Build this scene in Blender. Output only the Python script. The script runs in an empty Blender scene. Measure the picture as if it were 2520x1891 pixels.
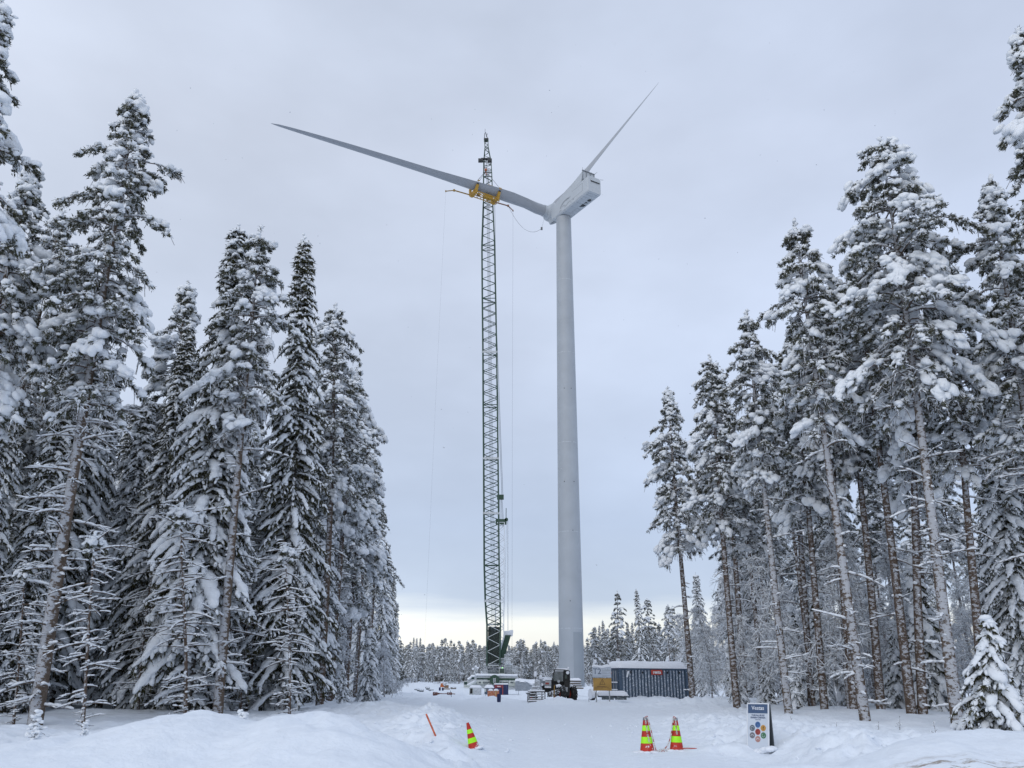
import bpy, math, random
import numpy as np
from mathutils import Vector, Matrix
R = math.radians
# ------------------------------------------------------------------ camera, sky, sun, exposure
scn = bpy.context.scene
col = scn.collection
FPX = 1980.0                      # focal length in pixels of a 2520 px wide picture
PITCH = math.atan(725.0 / FPX)
ROLL = R(0.4)
EYE = Vector((0.0, 0.0, 1.65))
cam_d = bpy.data.cameras.new('camera')
cam = bpy.data.objects.new('camera', cam_d)
col.objects.link(cam)
cam_d.sensor_width = 36.0
cam_d.lens = 36.0 * FPX / 2520.0
cam_d.clip_end = 6000.0
cam.location = EYE
CAMROT = Matrix.Rotation(math.pi / 2 + PITCH, 3, 'X') @ Matrix.Rotation(ROLL, 3, 'Z')
cam.rotation_euler = CAMROT.to_euler()
scn.camera = cam
scn.view_settings.view_transform = 'Standard'
scn.view_settings.look = 'None'
scn.view_settings.exposure = 0.10
scn.view_settings.gamma = 1.0
scn.cycles.use_denoising = True
scn.cycles.max_bounces = 5
scn.cycles.diffuse_bounces = 4
scn.cycles.sample_clamp_indirect = 4.0

SUN_EL, SUN_AZ = R(30), R(205)    # azimuth clockwise from +Y
w = bpy.data.worlds.new('World'); scn.world = w
w.use_nodes = True
N, L = w.node_tree.nodes, w.node_tree.links
N.clear()
def wn(t, **k):
    n = N.new(t)
    for a, b in k.items(): setattr(n, a, b)
    return n
out = wn('ShaderNodeOutputWorld'); bg = wn('ShaderNodeBackground')
L.new(bg.outputs[0], out.inputs[0])
nis = wn('ShaderNodeTexSky', sky_type='NISHITA', sun_disc=False, sun_elevation=SUN_EL, sun_rotation=SUN_AZ)
nsc = wn('ShaderNodeVectorMath', operation='SCALE'); nsc.inputs['Scale'].default_value = 0.1
L.new(nis.outputs[0], nsc.inputs[0])
tc = wn('ShaderNodeTexCoord'); sep = wn('ShaderNodeSeparateXYZ')
L.new(tc.outputs['Generated'], sep.inputs[0])
# wavy edge of the cloud deck
mp = wn('ShaderNodeMapping'); mp.inputs['Scale'].default_value = (3.0, 3.0, 34.0)
L.new(tc.outputs['Generated'], mp.inputs[0])
nz = wn('ShaderNodeTexNoise'); nz.inputs['Scale'].default_value = 1.6; nz.inputs['Detail'].default_value = 6
nz.inputs['Roughness'].default_value = 0.55
L.new(mp.outputs[0], nz.inputs[0])
m1 = wn('ShaderNodeMath', operation='MULTIPLY_ADD'); m1.inputs[1].default_value = 0.030; m1.inputs[2].default_value = -0.015
L.new(nz.outputs[0], m1.inputs[0])
ad = wn('ShaderNodeMath', operation='ADD'); L.new(sep.outputs[2], ad.inputs[0]); L.new(m1.outputs[0], ad.inputs[1])
# stretch the low sky so that the ramp has room for the bright band
sq = wn('ShaderNodeMath', operation='POWER', use_clamp=False); sq.inputs[1].default_value = 0.5
mx = wn('ShaderNodeMath', operation='MAXIMUM'); mx.inputs[1].default_value = 0.0
L.new(ad.outputs[0], mx.inputs[0]); L.new(mx.outputs[0], sq.inputs[0])
ramp = wn('ShaderNodeValToRGB'); L.new(sq.outputs[0], ramp.inputs[0])
E = ramp.color_ramp
def s2l(c): return tuple(((v / 255.0) / 12.92 if v / 255.0 < 0.04045 else ((v / 255.0 + 0.055) / 1.055) ** 2.4) for v in c)
stops = [(0.00, (224, 218, 216)), (0.14, (240, 236, 230)), (0.255, (247, 248, 245)), (0.275, (222, 229, 238)), (0.305, (192, 205, 226)),
         (0.42, (190, 204, 229)), (0.60, (199, 210, 232)), (0.76, (202, 211, 231)), (1.0, (194, 205, 226))]
while len(E.elements) > 1: E.elements.remove(E.elements[-1])
E.elements[0].position = 0.0; E.elements[0].color = s2l(stops[0][1]) + (1,)
for p, c in stops[1:]:
    e = E.elements.new(p); e.color = s2l(c) + (1,)
# soft large scale cloud mottling
mp2 = wn('ShaderNodeMapping'); mp2.inputs['Scale'].default_value = (1.3, 1.3, 2.6)
mp2.inputs['Location'].default_value = (0.3, 0.2, 0.6)
L.new(tc.outputs['Generated'], mp2.inputs[0])
nz2 = wn('ShaderNodeTexNoise'); nz2.inputs['Scale'].default_value = 1.9; nz2.inputs['Detail'].default_value = 5
L.new(mp2.outputs[0], nz2.inputs[0])
r2 = wn('ShaderNodeMapRange'); r2.inputs['From Min'].default_value = 0.32; r2.inputs['From Max'].default_value = 0.68
r2.inputs['To Min'].default_value = 0.90; r2.inputs['To Max'].default_value = 1.12
L.new(nz2.outputs[0], r2.inputs[0])
# the left side of the deck is thinner (paler, warmer) than the right
lr = wn('ShaderNodeMapRange'); lr.inputs['From Min'].default_value = -0.5; lr.inputs['From Max'].default_value = 0.5
L.new(sep.outputs[0], lr.inputs[0])
tint = wn('ShaderNodeMix', data_type='RGBA'); tint.inputs[6].default_value = (1.07, 1.065, 1.03, 1); tint.inputs[7].default_value = (0.965, 0.99, 1.01, 1)
L.new(lr.outputs[0], tint.inputs[0])
v1 = wn('ShaderNodeVectorMath', operation='SCALE'); L.new(ramp.outputs[0], v1.inputs[0]); L.new(r2.outputs[0], v1.inputs['Scale'])
v2 = wn('ShaderNodeVectorMath', operation='MULTIPLY'); L.new(v1.outputs[0], v2.inputs[0]); L.new(tint.outputs[2], v2.inputs[1])
mixs = wn('ShaderNodeMix', data_type='RGBA'); mixs.inputs[0].default_value = 0.95
L.new(nsc.outputs[0], mixs.inputs[6]); L.new(v2.outputs[0], mixs.inputs[7])
L.new(mixs.outputs[2], bg.inputs[0]); bg.inputs[1].default_value = 1.0

sd = bpy.data.lights.new('sun', 'SUN'); sd.energy = 0.75; sd.angle = R(60); sd.color = (1.0, 0.95, 0.88)
so = bpy.data.objects.new('sun', sd); col.objects.link(so)
sdir = Vector((math.sin(SUN_AZ) * math.cos(SUN_EL), math.cos(SUN_AZ) * math.cos(SUN_EL), math.sin(SUN_EL)))
so.rotation_euler = sdir.to_track_quat('Z', 'Y').to_euler()

# ------------------------------------------------------------------ helpers
def tag(o, label=None, cat=None, group=None, kind=None):
    if label: o['label'] = label
    if cat: o['category'] = cat
    if group: o['group'] = group
    if kind: o['kind'] = kind
    return o
def empty(name, loc=(0, 0, 0), label=None, cat=None, group=None, rz=0.0):
    o = bpy.data.objects.new(name, None); col.objects.link(o)
    o.location = loc; o.rotation_euler = (0, 0, rz); o.empty_display_size = 0.3
    return tag(o, label, cat, group)
def ray(px, py):
    v = CAMROT @ Vector(((px - 1260) / FPX, (945.5 - py) / FPX, -1.0))
    return v
def at(px, py, Y):
    v = ray(px, py); return EYE + v * (Y / v.y)
def copy_tree(o, parent=None):
    c = o.copy(); col.objects.link(c); c.parent = parent
    for ch in o.children: copy_tree(ch, c)
    return c

# value noise in numpy
def _h(ix, iy, s):
    n = (ix.astype(np.int64) * 374761393 + iy.astype(np.int64) * 668265263 + s * 1442695041) & 0xffffffff
    n = ((n ^ (n >> 13)) * 1274126177) & 0xffffffff
    return ((n ^ (n >> 16)) & 0xffff) / 65535.0
def vnoise(x, y, s=0):
    x = np.asarray(x, float); y = np.asarray(y, float)
    ix, iy = np.floor(x), np.floor(y); fx, fy = x - ix, y - iy
    fx = fx * fx * (3 - 2 * fx); fy = fy * fy * (3 - 2 * fy)
    a, b, c, d = _h(ix, iy, s), _h(ix + 1, iy, s), _h(ix, iy + 1, s), _h(ix + 1, iy + 1, s)
    return (a * (1 - fx) + b * fx) * (1 - fy) + (c * (1 - fx) + d * fx) * fy
def fbm(x, y, o=4, s=0):
    t, a, f = 0, 0.5, 1.0
    for k in range(o):
        t = t + a * vnoise(x * f + 17.3 * k, y * f - 9.1 * k, s + k); a *= 0.5; f *= 2.03
    return t / (1 - 0.5 ** o) - 0.5

# ------------------------------------------------------------------ materials
def new_mat(name):
    m = bpy.data.materials.new(name); m.use_nodes = True
    nt = m.node_tree; b = nt.nodes['Principled BSDF']
    return m, nt, b
def mat(name, c, rough=0.6, metal=0.0, var=0.12, vscale=3.0, snow=0.0, frost=0.0, bump=0.0, bscale=20.0, spec=0.4):
    """painted / bark / plastic surface; snow = dusting on upward faces, frost = speckle over every face"""
    m, nt, b = new_mat(name)
    n, l = nt.nodes, nt.links
    b.inputs['Roughness'].default_value = rough; b.inputs['Metallic'].default_value = metal
    b.inputs['Specular IOR Level'].default_value = spec
    g = n.new('ShaderNodeNewGeometry')
    no = n.new('ShaderNodeTexNoise'); no.inputs['Scale'].default_value = vscale; no.inputs['Detail'].default_value = 5
    l.new(g.outputs['Position'], no.inputs[0])
    mr = n.new('ShaderNodeMapRange'); mr.inputs['From Min'].default_value = 0.3; mr.inputs['From Max'].default_value = 0.7
    mr.inputs['To Min'].default_value = 1 - var; mr.inputs['To Max'].default_value = 1 + var
    l.new(no.outputs[0], mr.inputs[0])
    sc = n.new('ShaderNodeVectorMath'); sc.operation = 'SCALE'; sc.inputs[0].default_value = c
    l.new(mr.outputs[0], sc.inputs['Scale'])
    cur = sc.outputs[0]
    if snow > 0 or frost > 0:
        sp = n.new('ShaderNodeSeparateXYZ'); l.new(g.outputs['Normal'], sp.inputs[0])
        n2 = n.new('ShaderNodeTexNoise'); n2.inputs['Scale'].default_value = 9.0; n2.inputs['Detail'].default_value = 6; n2.inputs['Roughness'].default_value = 0.7
        l.new(g.outputs['Position'], n2.inputs[0])
        a = n.new('ShaderNodeMath'); a.operation = 'MULTIPLY_ADD'; a.inputs[1].default_value = snow; a.inputs[2].default_value = frost - 0.62
        l.new(sp.outputs[2], a.inputs[0])
        s = n.new('ShaderNodeMath'); s.operation = 'ADD'; l.new(a.outputs[0], s.inputs[0]); l.new(n2.outputs[0], s.inputs[1])
        q = n.new('ShaderNodeMapRange'); q.inputs['From Min'].default_value = -0.03; q.inputs['From Max'].default_value = 0.06
        l.new(s.outputs[0], q.inputs[0])
        mx_ = n.new('ShaderNodeMix'); mx_.data_type = 'RGBA'; mx_.inputs[7].default_value = (0.76, 0.80, 0.86, 1)
        l.new(q.outputs[0], mx_.inputs[0]); l.new(cur, mx_.inputs[6]); cur = mx_.outputs[2]
    l.new(cur, b.inputs['Base Color'])
    if bump > 0:
        bt = n.new('ShaderNodeTexNoise'); bt.inputs['Scale'].default_value = bscale; bt.inputs['Detail'].default_value = 4
        l.new(g.outputs['Position'], bt.inputs[0])
        bp = n.new('ShaderNodeBump'); bp.inputs['Strength'].default_value = bump; bp.inputs['Distance'].default_value = 0.05
        l.new(bt.outputs[0], bp.inputs['Height']); l.new(bp.outputs[0], b.inputs['Normal'])
    return m

def snow_mat(name, c=(0.80, 0.825, 0.865), bs=6.0, bstr=0.35, dist=0.06, dirt=False):
    m, nt, b = new_mat(name); n, l = nt.nodes, nt.links
    g = n.new('ShaderNodeNewGeometry')
    a = n.new('ShaderNodeTexNoise'); a.inputs['Scale'].default_value = bs; a.inputs['Detail'].default_value = 8; a.inputs['Roughness'].default_value = 0.6
    l.new(g.outputs['Position'], a.inputs[0])
    bp = n.new('ShaderNodeBump'); bp.inputs['Strength'].default_value = bstr; bp.inputs['Distance'].default_value = dist
    l.new(a.outputs[0], bp.inputs['Height']); l.new(bp.outputs[0], b.inputs['Normal'])
    mr = n.new('ShaderNodeMapRange'); mr.inputs['From Min'].default_value = 0.3; mr.inputs['From Max'].default_value = 0.7
    mr.inputs['To Min'].default_value = 0.96; mr.inputs['To Max'].default_value = 1.03
    l.new(a.outputs[0], mr.inputs[0])
    sc = n.new('ShaderNodeVectorMath'); sc.operation = 'SCALE'; sc.inputs[0].default_value = c
    l.new(mr.outputs[0], sc.inputs['Scale']); cur = sc.outputs[0]
    if dirt:   # brown grit churned into the roadside snow, in two streaks
        mpn = n.new('ShaderNodeMapping'); mpn.inputs['Scale'].default_value = (0.9, 2.6, 2.0)
        l.new(g.outputs['Position'], mpn.inputs[0])
        d = n.new('ShaderNodeTexNoise'); d.inputs['Scale'].default_value = 2.2; d.inputs['Detail'].default_value = 9; d.inputs['Roughness'].default_value = 0.72
        l.new(mpn.outputs[0], d.inputs[0])
        sp = n.new('ShaderNodeSeparateXYZ'); l.new(g.outputs['Position'], sp.inputs[0])
        def band(sock, c0, wd):
            s = n.new('ShaderNodeMath'); s.operation = 'SUBTRACT'; s.inputs[1].default_value = c0; l.new(sock, s.inputs[0])
            ab = n.new('ShaderNodeMath'); ab.operation = 'ABSOLUTE'; l.new(s.outputs[0], ab.inputs[0])
            q = n.new('ShaderNodeMapRange'); q.inputs['From Min'].default_value = wd; q.inputs['From Max'].default_value = 0.0; l.new(ab.outputs[0], q.inputs[0])
            return q.outputs[0]
        bx_ = band(sp.outputs[0], 5.5, 1.9); by_ = band(sp.outputs[1], 11.0, 0.6)
        mm = n.new('ShaderNodeMath'); mm.operation = 'MULTIPLY'; l.new(bx_, mm.inputs[0]); l.new(by_, mm.inputs[1])
        q = n.new('ShaderNodeMapRange'); q.inputs['From Min'].default_value = 0.50; q.inputs['From Max'].default_value = 0.62; l.new(d.outputs[0], q.inputs[0])
        m3 = n.new('ShaderNodeMath'); m3.operation = 'MULTIPLY'; l.new(mm.outputs[0], m3.inputs[0]); l.new(q.outputs[0], m3.inputs[1])
        m4 = n.new('ShaderNodeMath'); m4.operation = 'MULTIPLY'; m4.inputs[1].default_value = 2.0; m4.use_clamp = True; l.new(m3.outputs[0], m4.inputs[0])
        mx_ = n.new('ShaderNodeMix'); mx_.data_type = 'RGBA'; mx_.inputs[7].default_value = (0.27, 0.22, 0.17, 1)
        l.new(m4.outputs[0], mx_.inputs[0]); l.new(cur, mx_.inputs[6]); cur = mx_.outputs[2]
    l.new(cur, b.inputs['Base Color'])
    b.inputs['Roughness'].default_value = 0.85; b.inputs['Specular IOR Level'].default_value = 0.15
    return m
M_SNOW = snow_mat('ground_snow', (0.80, 0.85, 0.91), bs=6.0, bstr=0.5, dist=0.08, dirt=True)
M_TSNOW = snow_mat('tree_snow', (0.81, 0.845, 0.885), bs=11.0, bstr=0.6, dist=0.06)
M_CAP = snow_mat('cap_snow', (0.80, 0.83, 0.88), bs=8.0, bstr=0.3, dist=0.03)
M_SPRUCE = mat('spruce_needles', (0.054, 0.052, 0.026), 0.8, var=0.5, vscale=1.5, frost=0.012, spec=0.1)
M_PINE = mat('pine_needles', (0.078, 0.080, 0.052), 0.8, var=0.4, vscale=1.5, frost=0.05, spec=0.1)
M_TWIG = mat('frosted_twigs', (0.16, 0.135, 0.11), 0.9, var=0.4, vscale=8, snow=0.3, frost=0.11, spec=0.1)

def bark_mat(name, c, plaster):
    """bark; wind-blown snow sticks to the side that faces the clearing and the weather (south)"""
    m, nt, b = new_mat(name); n, l = nt.nodes, nt.links
    g = n.new('ShaderNodeNewGeometry')
    mpn = n.new('ShaderNodeMapping'); mpn.inputs['Scale'].default_value = (5.0, 5.0, 9.0); l.new(g.outputs['Position'], mpn.inputs[0])
    no = n.new('ShaderNodeTexNoise'); no.inputs['Scale'].default_value = 1.0; no.inputs['Detail'].default_value = 7; no.inputs['Roughness'].default_value = 0.75
    l.new(mpn.outputs[0], no.inputs[0])
    mr = n.new('ShaderNodeMapRange'); mr.inputs['From Min'].default_value = 0.3; mr.inputs['From Max'].default_value = 0.7
    mr.inputs['To Min'].default_value = 0.6; mr.inputs['To Max'].default_value = 1.3; l.new(no.outputs[0], mr.inputs[0])
    sc = n.new('ShaderNodeVectorMath'); sc.operation = 'SCALE'; sc.inputs[0].default_value = c; l.new(mr.outputs[0], sc.inputs['Scale'])
    dt = n.new('ShaderNodeVectorMath'); dt.operation = 'DOT_PRODUCT'; dt.inputs[1].default_value = (-0.28, -0.94, 0.2); l.new(g.outputs['Normal'], dt.inputs[0])
    a = n.new('ShaderNodeMath'); a.operation = 'MULTIPLY_ADD'; a.inputs[1].default_value = 0.16; a.inputs[2].default_value = plaster - 0.62; l.new(dt.outputs['Value'], a.inputs[0])
    s = n.new('ShaderNodeMath'); s.operation = 'ADD'; l.new(a.outputs[0], s.inputs[0]); l.new(no.outputs[0], s.inputs[1])
    q = n.new('ShaderNodeMapRange'); q.inputs['From Min'].default_value = -0.02; q.inputs['From Max'].default_value = 0.03; l.new(s.outputs[0], q.inputs[0])
    mx_ = n.new('ShaderNodeMix'); mx_.data_type = 'RGBA'; mx_.inputs[7].default_value = (0.44, 0.455, 0.485, 1)
    l.new(q.outputs[0], mx_.inputs[0]); l.new(sc.outputs[0], mx_.inputs[6]); l.new(mx_.outputs[2], b.inputs['Base Color'])
    bp = n.new('ShaderNodeBump'); bp.inputs['Strength'].default_value = 0.6; bp.inputs['Distance'].default_value = 0.03
    l.new(no.outputs[0], bp.inputs['Height']); l.new(bp.outputs[0], b.inputs['Normal'])
    b.inputs['Roughness'].default_value = 0.9; b.inputs['Specular IOR Level'].default_value = 0.1
    return m
M_BARK = bark_mat('pine_bark', (0.12, 0.088, 0.068), -0.035)
M_BARKP = bark_mat('plastered_bark', (0.14, 0.108, 0.085), 0.02)
M_SBARK = bark_mat('spruce_bark', (0.09, 0.08, 0.07), 0.0)

# ------------------------------------------------------------------ hand-made mesh builder for objects
class MB:
    def __init__(s): s.v = []; s.f = []; s.smooth = []
    def add(s, vs, fs, sm=False, M=None):
        k = len(s.v)
        for p in vs:
            p = Vector(p); s.v.append(tuple(M @ p if M is not None else p))
        for f in fs: s.f.append([i + k for i in f]); s.smooth.append(sm)
        return s
    def box(s, c, d, rot=None, M=None, bev=0.0):
        x, y, z = d[0] / 2, d[1] / 2, d[2] / 2
        if bev > 0:
            b = min(bev, x * .45, y * .45, z * .45)
            import bmesh
            bm = bmesh.new(); bmesh.ops.create_cube(bm, size=1.0)
            for v in bm.verts: v.co = Vector((v.co.x * 2 * x, v.co.y * 2 * y, v.co.z * 2 * z))
            bmesh.ops.bevel(bm, geom=bm.edges[:], offset=b, segments=2, affect='EDGES', profile=0.6)
            vs = [v.co.copy() for v in bm.verts]; bm.verts.index_update()
            fs = [[v.index for v in f.verts] for f in bm.faces]; bm.free()
        else:
            vs = [Vector((a * x, b_ * y, c_ * z)) for a in (-1, 1) for b_ in (-1, 1) for c_ in (-1, 1)]
            fs = [(0, 1, 3, 2), (4, 6, 7, 5), (0, 4, 5, 1), (2, 3, 7, 6), (0, 2, 6, 4), (1, 5, 7, 3)]
        T = Matrix.Translation(c)
        if rot is not None: T = T @ (rot if isinstance(rot, Matrix) else Matrix.Rotation(rot, 4, 'Z')).to_4x4()
        if M is not None: T = M @ T
        return s.add(vs, fs, bev > 0, T)
    def tube(s, pts, r, n=8, cap=True, M=None):
        pts = [Vector(p) for p in pts]
        rs = r if isinstance(r, (list, tuple)) else [r] * len(pts)
        vs, fs = [], []
        d0 = (pts[-1] - pts[0]).normalized() if (pts[-1] - pts[0]).length > 1e-6 else (pts[1] - pts[0]).normalized()
        ref = Vector((0, 0, 1)) if abs(d0.z) < 0.8 else Vector((1, 0, 0))
        for i, p in enumerate(pts):
            d = (pts[min(i + 1, len(pts) - 1)] - pts[max(i - 1, 0)]).normalized()
            a = d.cross(ref).normalized(); b = d.cross(a)
            for k in range(n):
                t = 2 * math.pi * k / n
                vs.append(p + (a * math.cos(t) + b * math.sin(t)) * rs[i])
        for i in range(len(pts) - 1):
            for k in range(n):
                fs.append((i * n + k, i * n + (k + 1) % n, (i + 1) * n + (k + 1) % n, (i + 1) * n + k))
        if cap:
            fs.append(tuple(range(n - 1, -1, -1))); fs.append(tuple((len(pts) - 1) * n + k for k in range(n)))
        return s.add(vs, fs, n > 5, M)
    def cyl(s, c, axis, r, h, n=20, r2=None, M=None):
        a = Vector(axis).normalized() * h / 2; c = Vector(c)
        return s.tube([c - a, c + a], [r, r if r2 is None else r2], n, True, M)
    def prism(s, poly, d0, d1, plane='XZ', M=None):
        """polygon in a plane, extruded from d0 to d1 along the remaining axis"""
        def P(u, v, d): return {'XZ': (u, d, v), 'XY': (u, v, d), 'YZ': (d, u, v)}[plane]
        n = len(poly)
        vs = [P(u, v, d0) for u, v in poly] + [P(u, v, d1) for u, v in poly]
        fs = [tuple(range(n)), tuple(range(2 * n - 1, n - 1, -1))] + [(i, i + n, (i + 1) % n + n, (i + 1) % n) for i in range(n)]
        return s.add(vs, fs, False, M)
    def loft(s, rings, cap=True, sm=True, M=None):
        n = len(rings[0]); vs = [p for r_ in rings for p in r_]; fs = []
        for i in range(len(rings) - 1):
            for k in range(n):
                fs.append((i * n + k, i * n + (k + 1) % n, (i + 1) * n + (k + 1) % n, (i + 1) * n + k))
        if cap: fs += [tuple(range(n - 1, -1, -1)), tuple((len(rings) - 1) * n + k for k in range(n))]
        return s.add(vs, fs, sm, M)
    def build(s, name, m, parent=None, loc=None):
        me = bpy.data.meshes.new(name); me.from_pydata(s.v, [], s.f)
        import bmesh
        bm = bmesh.new(); bm.from_mesh(me); bmesh.ops.recalc_face_normals(bm, faces=bm.faces[:]); bm.to_mesh(me); bm.free()
        me.polygons.foreach_set('use_smooth', s.smooth); me.update()
        if any(s.smooth):
            try: me.set_sharp_from_angle(angle=R(40))
            except Exception: pass
        me.materials.append(m)
        o = bpy.data.objects.new(name, me); col.objects.link(o)
        if parent is not None: o.parent = parent
        if loc is not None: o.location = loc
        return o
def snowcap(name, outline, z, th, parent=None, seed=0, M=None, rough=0.15, res=None, mat_=None):
    """a lumpy rounded snow pillow over a rectangle (x0,y0,x1,y1)"""
    x0, y0, x1, y1 = outline
    nx = res or max(6, int((x1 - x0) / max(th * .45, .05))); ny = max(5, int((y1 - y0) / max(th * .45, .05)))
    nx, ny = min(nx, 60), min(ny, 40)
    b = MB(); vs = []; fs = []
    for j in range(ny + 1):
        for i in range(nx + 1):
            u, v = i / nx, j / ny; x = x0 + (x1 - x0) * u; y = y0 + (y1 - y0) * v
            e = min(u * (x1 - x0), (1 - u) * (x1 - x0), v * (y1 - y0), (1 - v) * (y1 - y0)) / th
            k = 1 - (1 - min(e, 1)) ** 2.4
            h = th * (0.12 + 0.88 * k) * (1 + rough * 2 * float(fbm(np.array(x * 1.3 + seed), np.array(y * 1.3 + seed * 2), 3, seed)))
            vs.append((x, y, z + h))
    for j in range(ny + 1):
        for i in range(nx + 1):
            u, v = i / nx, j / ny; vs.append((x0 + (x1 - x0) * u, y0 + (y1 - y0) * v, z))
    W = nx + 1; O = W * (ny + 1)
    for j in range(ny):
        for i in range(nx):
            a = j * W + i; fs.append((a, a + 1, a + 1 + W, a + W)); fs.append((O + a, O + a + W, O + a + 1 + W, O + a + 1))
    for i in range(nx):
        fs.append((i, O + i, O + i + 1, i + 1)); a = ny * W + i; fs.append((a, a + 1, O + a + 1, O + a))
    for j in range(ny):
        a = j * W; fs.append((a, a + W, O + a + W, O + a)); a = j * W + nx; fs.append((a, O + a, O + a + W, a + W))
    b.add(vs, fs, True, M)
    return b.build(name, mat_ or M_CAP, parent)
def text_mesh(name, body, size, m, parent, M, depth=0.004, bold=0.0, align='CENTER'):
    cu = bpy.data.curves.new(name, 'FONT'); cu.body = body; cu.size = size; cu.align_x = align; cu.align_y = 'CENTER'
    cu.extrude = depth / 2; cu.offset = bold; cu.resolution_u = 3
    t = bpy.data.objects.new(name, cu); col.objects.link(t)
    bpy.context.view_layer.update()
    me = bpy.data.meshes.new_from_object(t.evaluated_get(bpy.context.evaluated_depsgraph_get()))
    bpy.data.objects.remove(t); me.name = name; me.materials.clear(); me.materials.append(m)
    me.transform(M)
    o = bpy.data.objects.new(name, me); col.objects.link(o); o.parent = parent
    return o
# ------------------------------------------------------------------ ground (one sheet of snow to the horizon)
_prof = np.array([[-50, 0.0], [30, 0.0], [50, 0.0], [70, -0.12], [80, -0.36], [90, -0.62], [110, -1.0], [135, -1.25], [160, -1.2], [188, -0.75], [215, -0.65], [260, -0.6], [340, -0.3], [500, 0.3], [900, 0.5], [5000, 0.0]])
# the clearing's edges: forest begins left of edgeL(Y) and right of edgeR(Y)
_eL = np.array([[0, -12.5], [20, -11], [35, -9.6], [50, -10.5], [80, -13.5], [110, -16.5], [200, -27], [300, -46], [1000, -200]])
_eR = np.array([[0, 11], [15, 11.5], [30, 11.0], [60, 12.0], [75, 16.5], [85, 21], [140, 25], [200, 27], [300, 60], [1000, 200]])
def edgeL(y): return np.interp(y, _eL[:, 0], _eL[:, 1])
def edgeR(y): return np.interp(y, _eR[:, 0], _eR[:, 1])
def gss(x, y, cx, cy, sx, sy, rot=0.0, p=2.0):
    c, s = math.cos(rot), math.sin(rot)
    u = ((x - cx) * c + (y - cy) * s) / sx; v = (-(x - cx) * s + (y - cy) * c) / sy
    return np.exp(-(np.abs(u) ** p + np.abs(v) ** p))
def sstep(a, b, x):
    t = np.clip((x - a) / (b - a), 0, 1); return t * t * (3 - 2 * t)
BANKS = [  # height, cx, cy, sx, sy, rot, lumpiness
    (0.30, -1.9, 14.0, 1.3, 1.3, 0, 1.3), (0.22, -.9, 15.2, 1.0, 1.2, 0, 1.3), (0.34, -1.6, 21.5, 0.9, 2.6, 0.0, .9), (0.42, -2.7, 26.0, 1.2, 4.0, 0.05, .9), (0.45, -3.0, 34, 1.3, 5.5, 0.1, 1.0), (0.30, -5.6, 40, 2.2, 6, 0.2, .8), (0.22, -5.2, 24, 1.8, 5, 0, .5),
    (0.34, 7.4, 18.4, 1.4, 1.6, 0.1, .8), (0.30, 5.8, 21.5, 1.8, 1.9, 0.4, .9), (0.26, 6.6, 26, 1.5, 4.5, 0, .9), (0.22, 7.2, 33, 1.7, 5, 0, .9), (0.18, 9.0, 22, 2.2, 4, 0, .5),
    (0.35, 13.0, 77.0, 9, 8, 0.0, .1), (0.12, 4.0, 70.0, 4, 4, 0.0, .1), (0.50, 3.4, 63.0, 1.3, 1.2, 0.2, .8), (0.25, 7.0, 62.5, 2.0, 1.6, 0.0, .8), (0.3, 9.5, 68.0, 3.2, 2.0, 0.0, .5), (0.40, -1.6, 76, 2.2, 2.5, 0, .9),
    (0.40, 12.6, 56.0, 2.6, 1.6, 0.0, 1.0), (1.15, 5.5, 122, 5.5, 6, 0.0, .3), (0.5, -6.0, 104, 3.5, 4, 0.0, .6), (0.6, -13, 110, 5, 5, 0.1, .8), (1.3, -20, 200, 5, 6, 0.2, .6), (1.0, -28, 205, 4, 6, .2, .6), (0.9, 17, 180, 9, 8, .1, .3),
]
def crest(tab):
    r_ = []
    for px, py, Y in tab:
        p = at(px, py, Y); r_.append((p.x, Y, p.z))
    return np.array(r_)
CR_L = crest([(-400, 1850, 11.5), (-150, 1845, 11.8), (0, 1837, 12.0), (158, 1809, 12.2), (221, 1817, 12.2), (260, 1800, 12.3), (348, 1780, 12.5), (494, 1750, 12.8), (554, 1757, 12.8), (620, 1786, 12.6),
              (696, 1774, 12.6), (745, 1770, 12.5), (802, 1775, 12.4), (873, 1793, 12.2), (940, 1822, 12.0), (1010, 1850, 11.8), (1080, 1880, 11.6), (1130, 1905, 11.5)])
CR_R = crest([(2080, 1895, 12.0), (2150, 1862, 12.2), (2217, 1837, 12.4), (2287, 1822, 12.6), (2348, 1815, 12.8), (2449, 1801, 13.0), (2520, 1802, 13.1), (2700, 1800, 13.3), (2900, 1795, 13.5)])
def ridge(x, y, z, tab, sf, sb):
    h = np.interp(x, tab[:, 0], tab[:, 2]); yc = np.interp(x, tab[:, 0], tab[:, 1])
    d = y - yc
    g = np.where(d < 0, np.exp(-(np.abs(d) / sf) ** 2.2), np.exp(-(d / sb) ** 2))
    ends = sstep(tab[0, 0] - 6, tab[0, 0], x) * (1 - sstep(tab[-1, 0], tab[-1, 0] + 4, x))
    return z + np.clip(h - z, 0, 3) * g * ends
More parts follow.
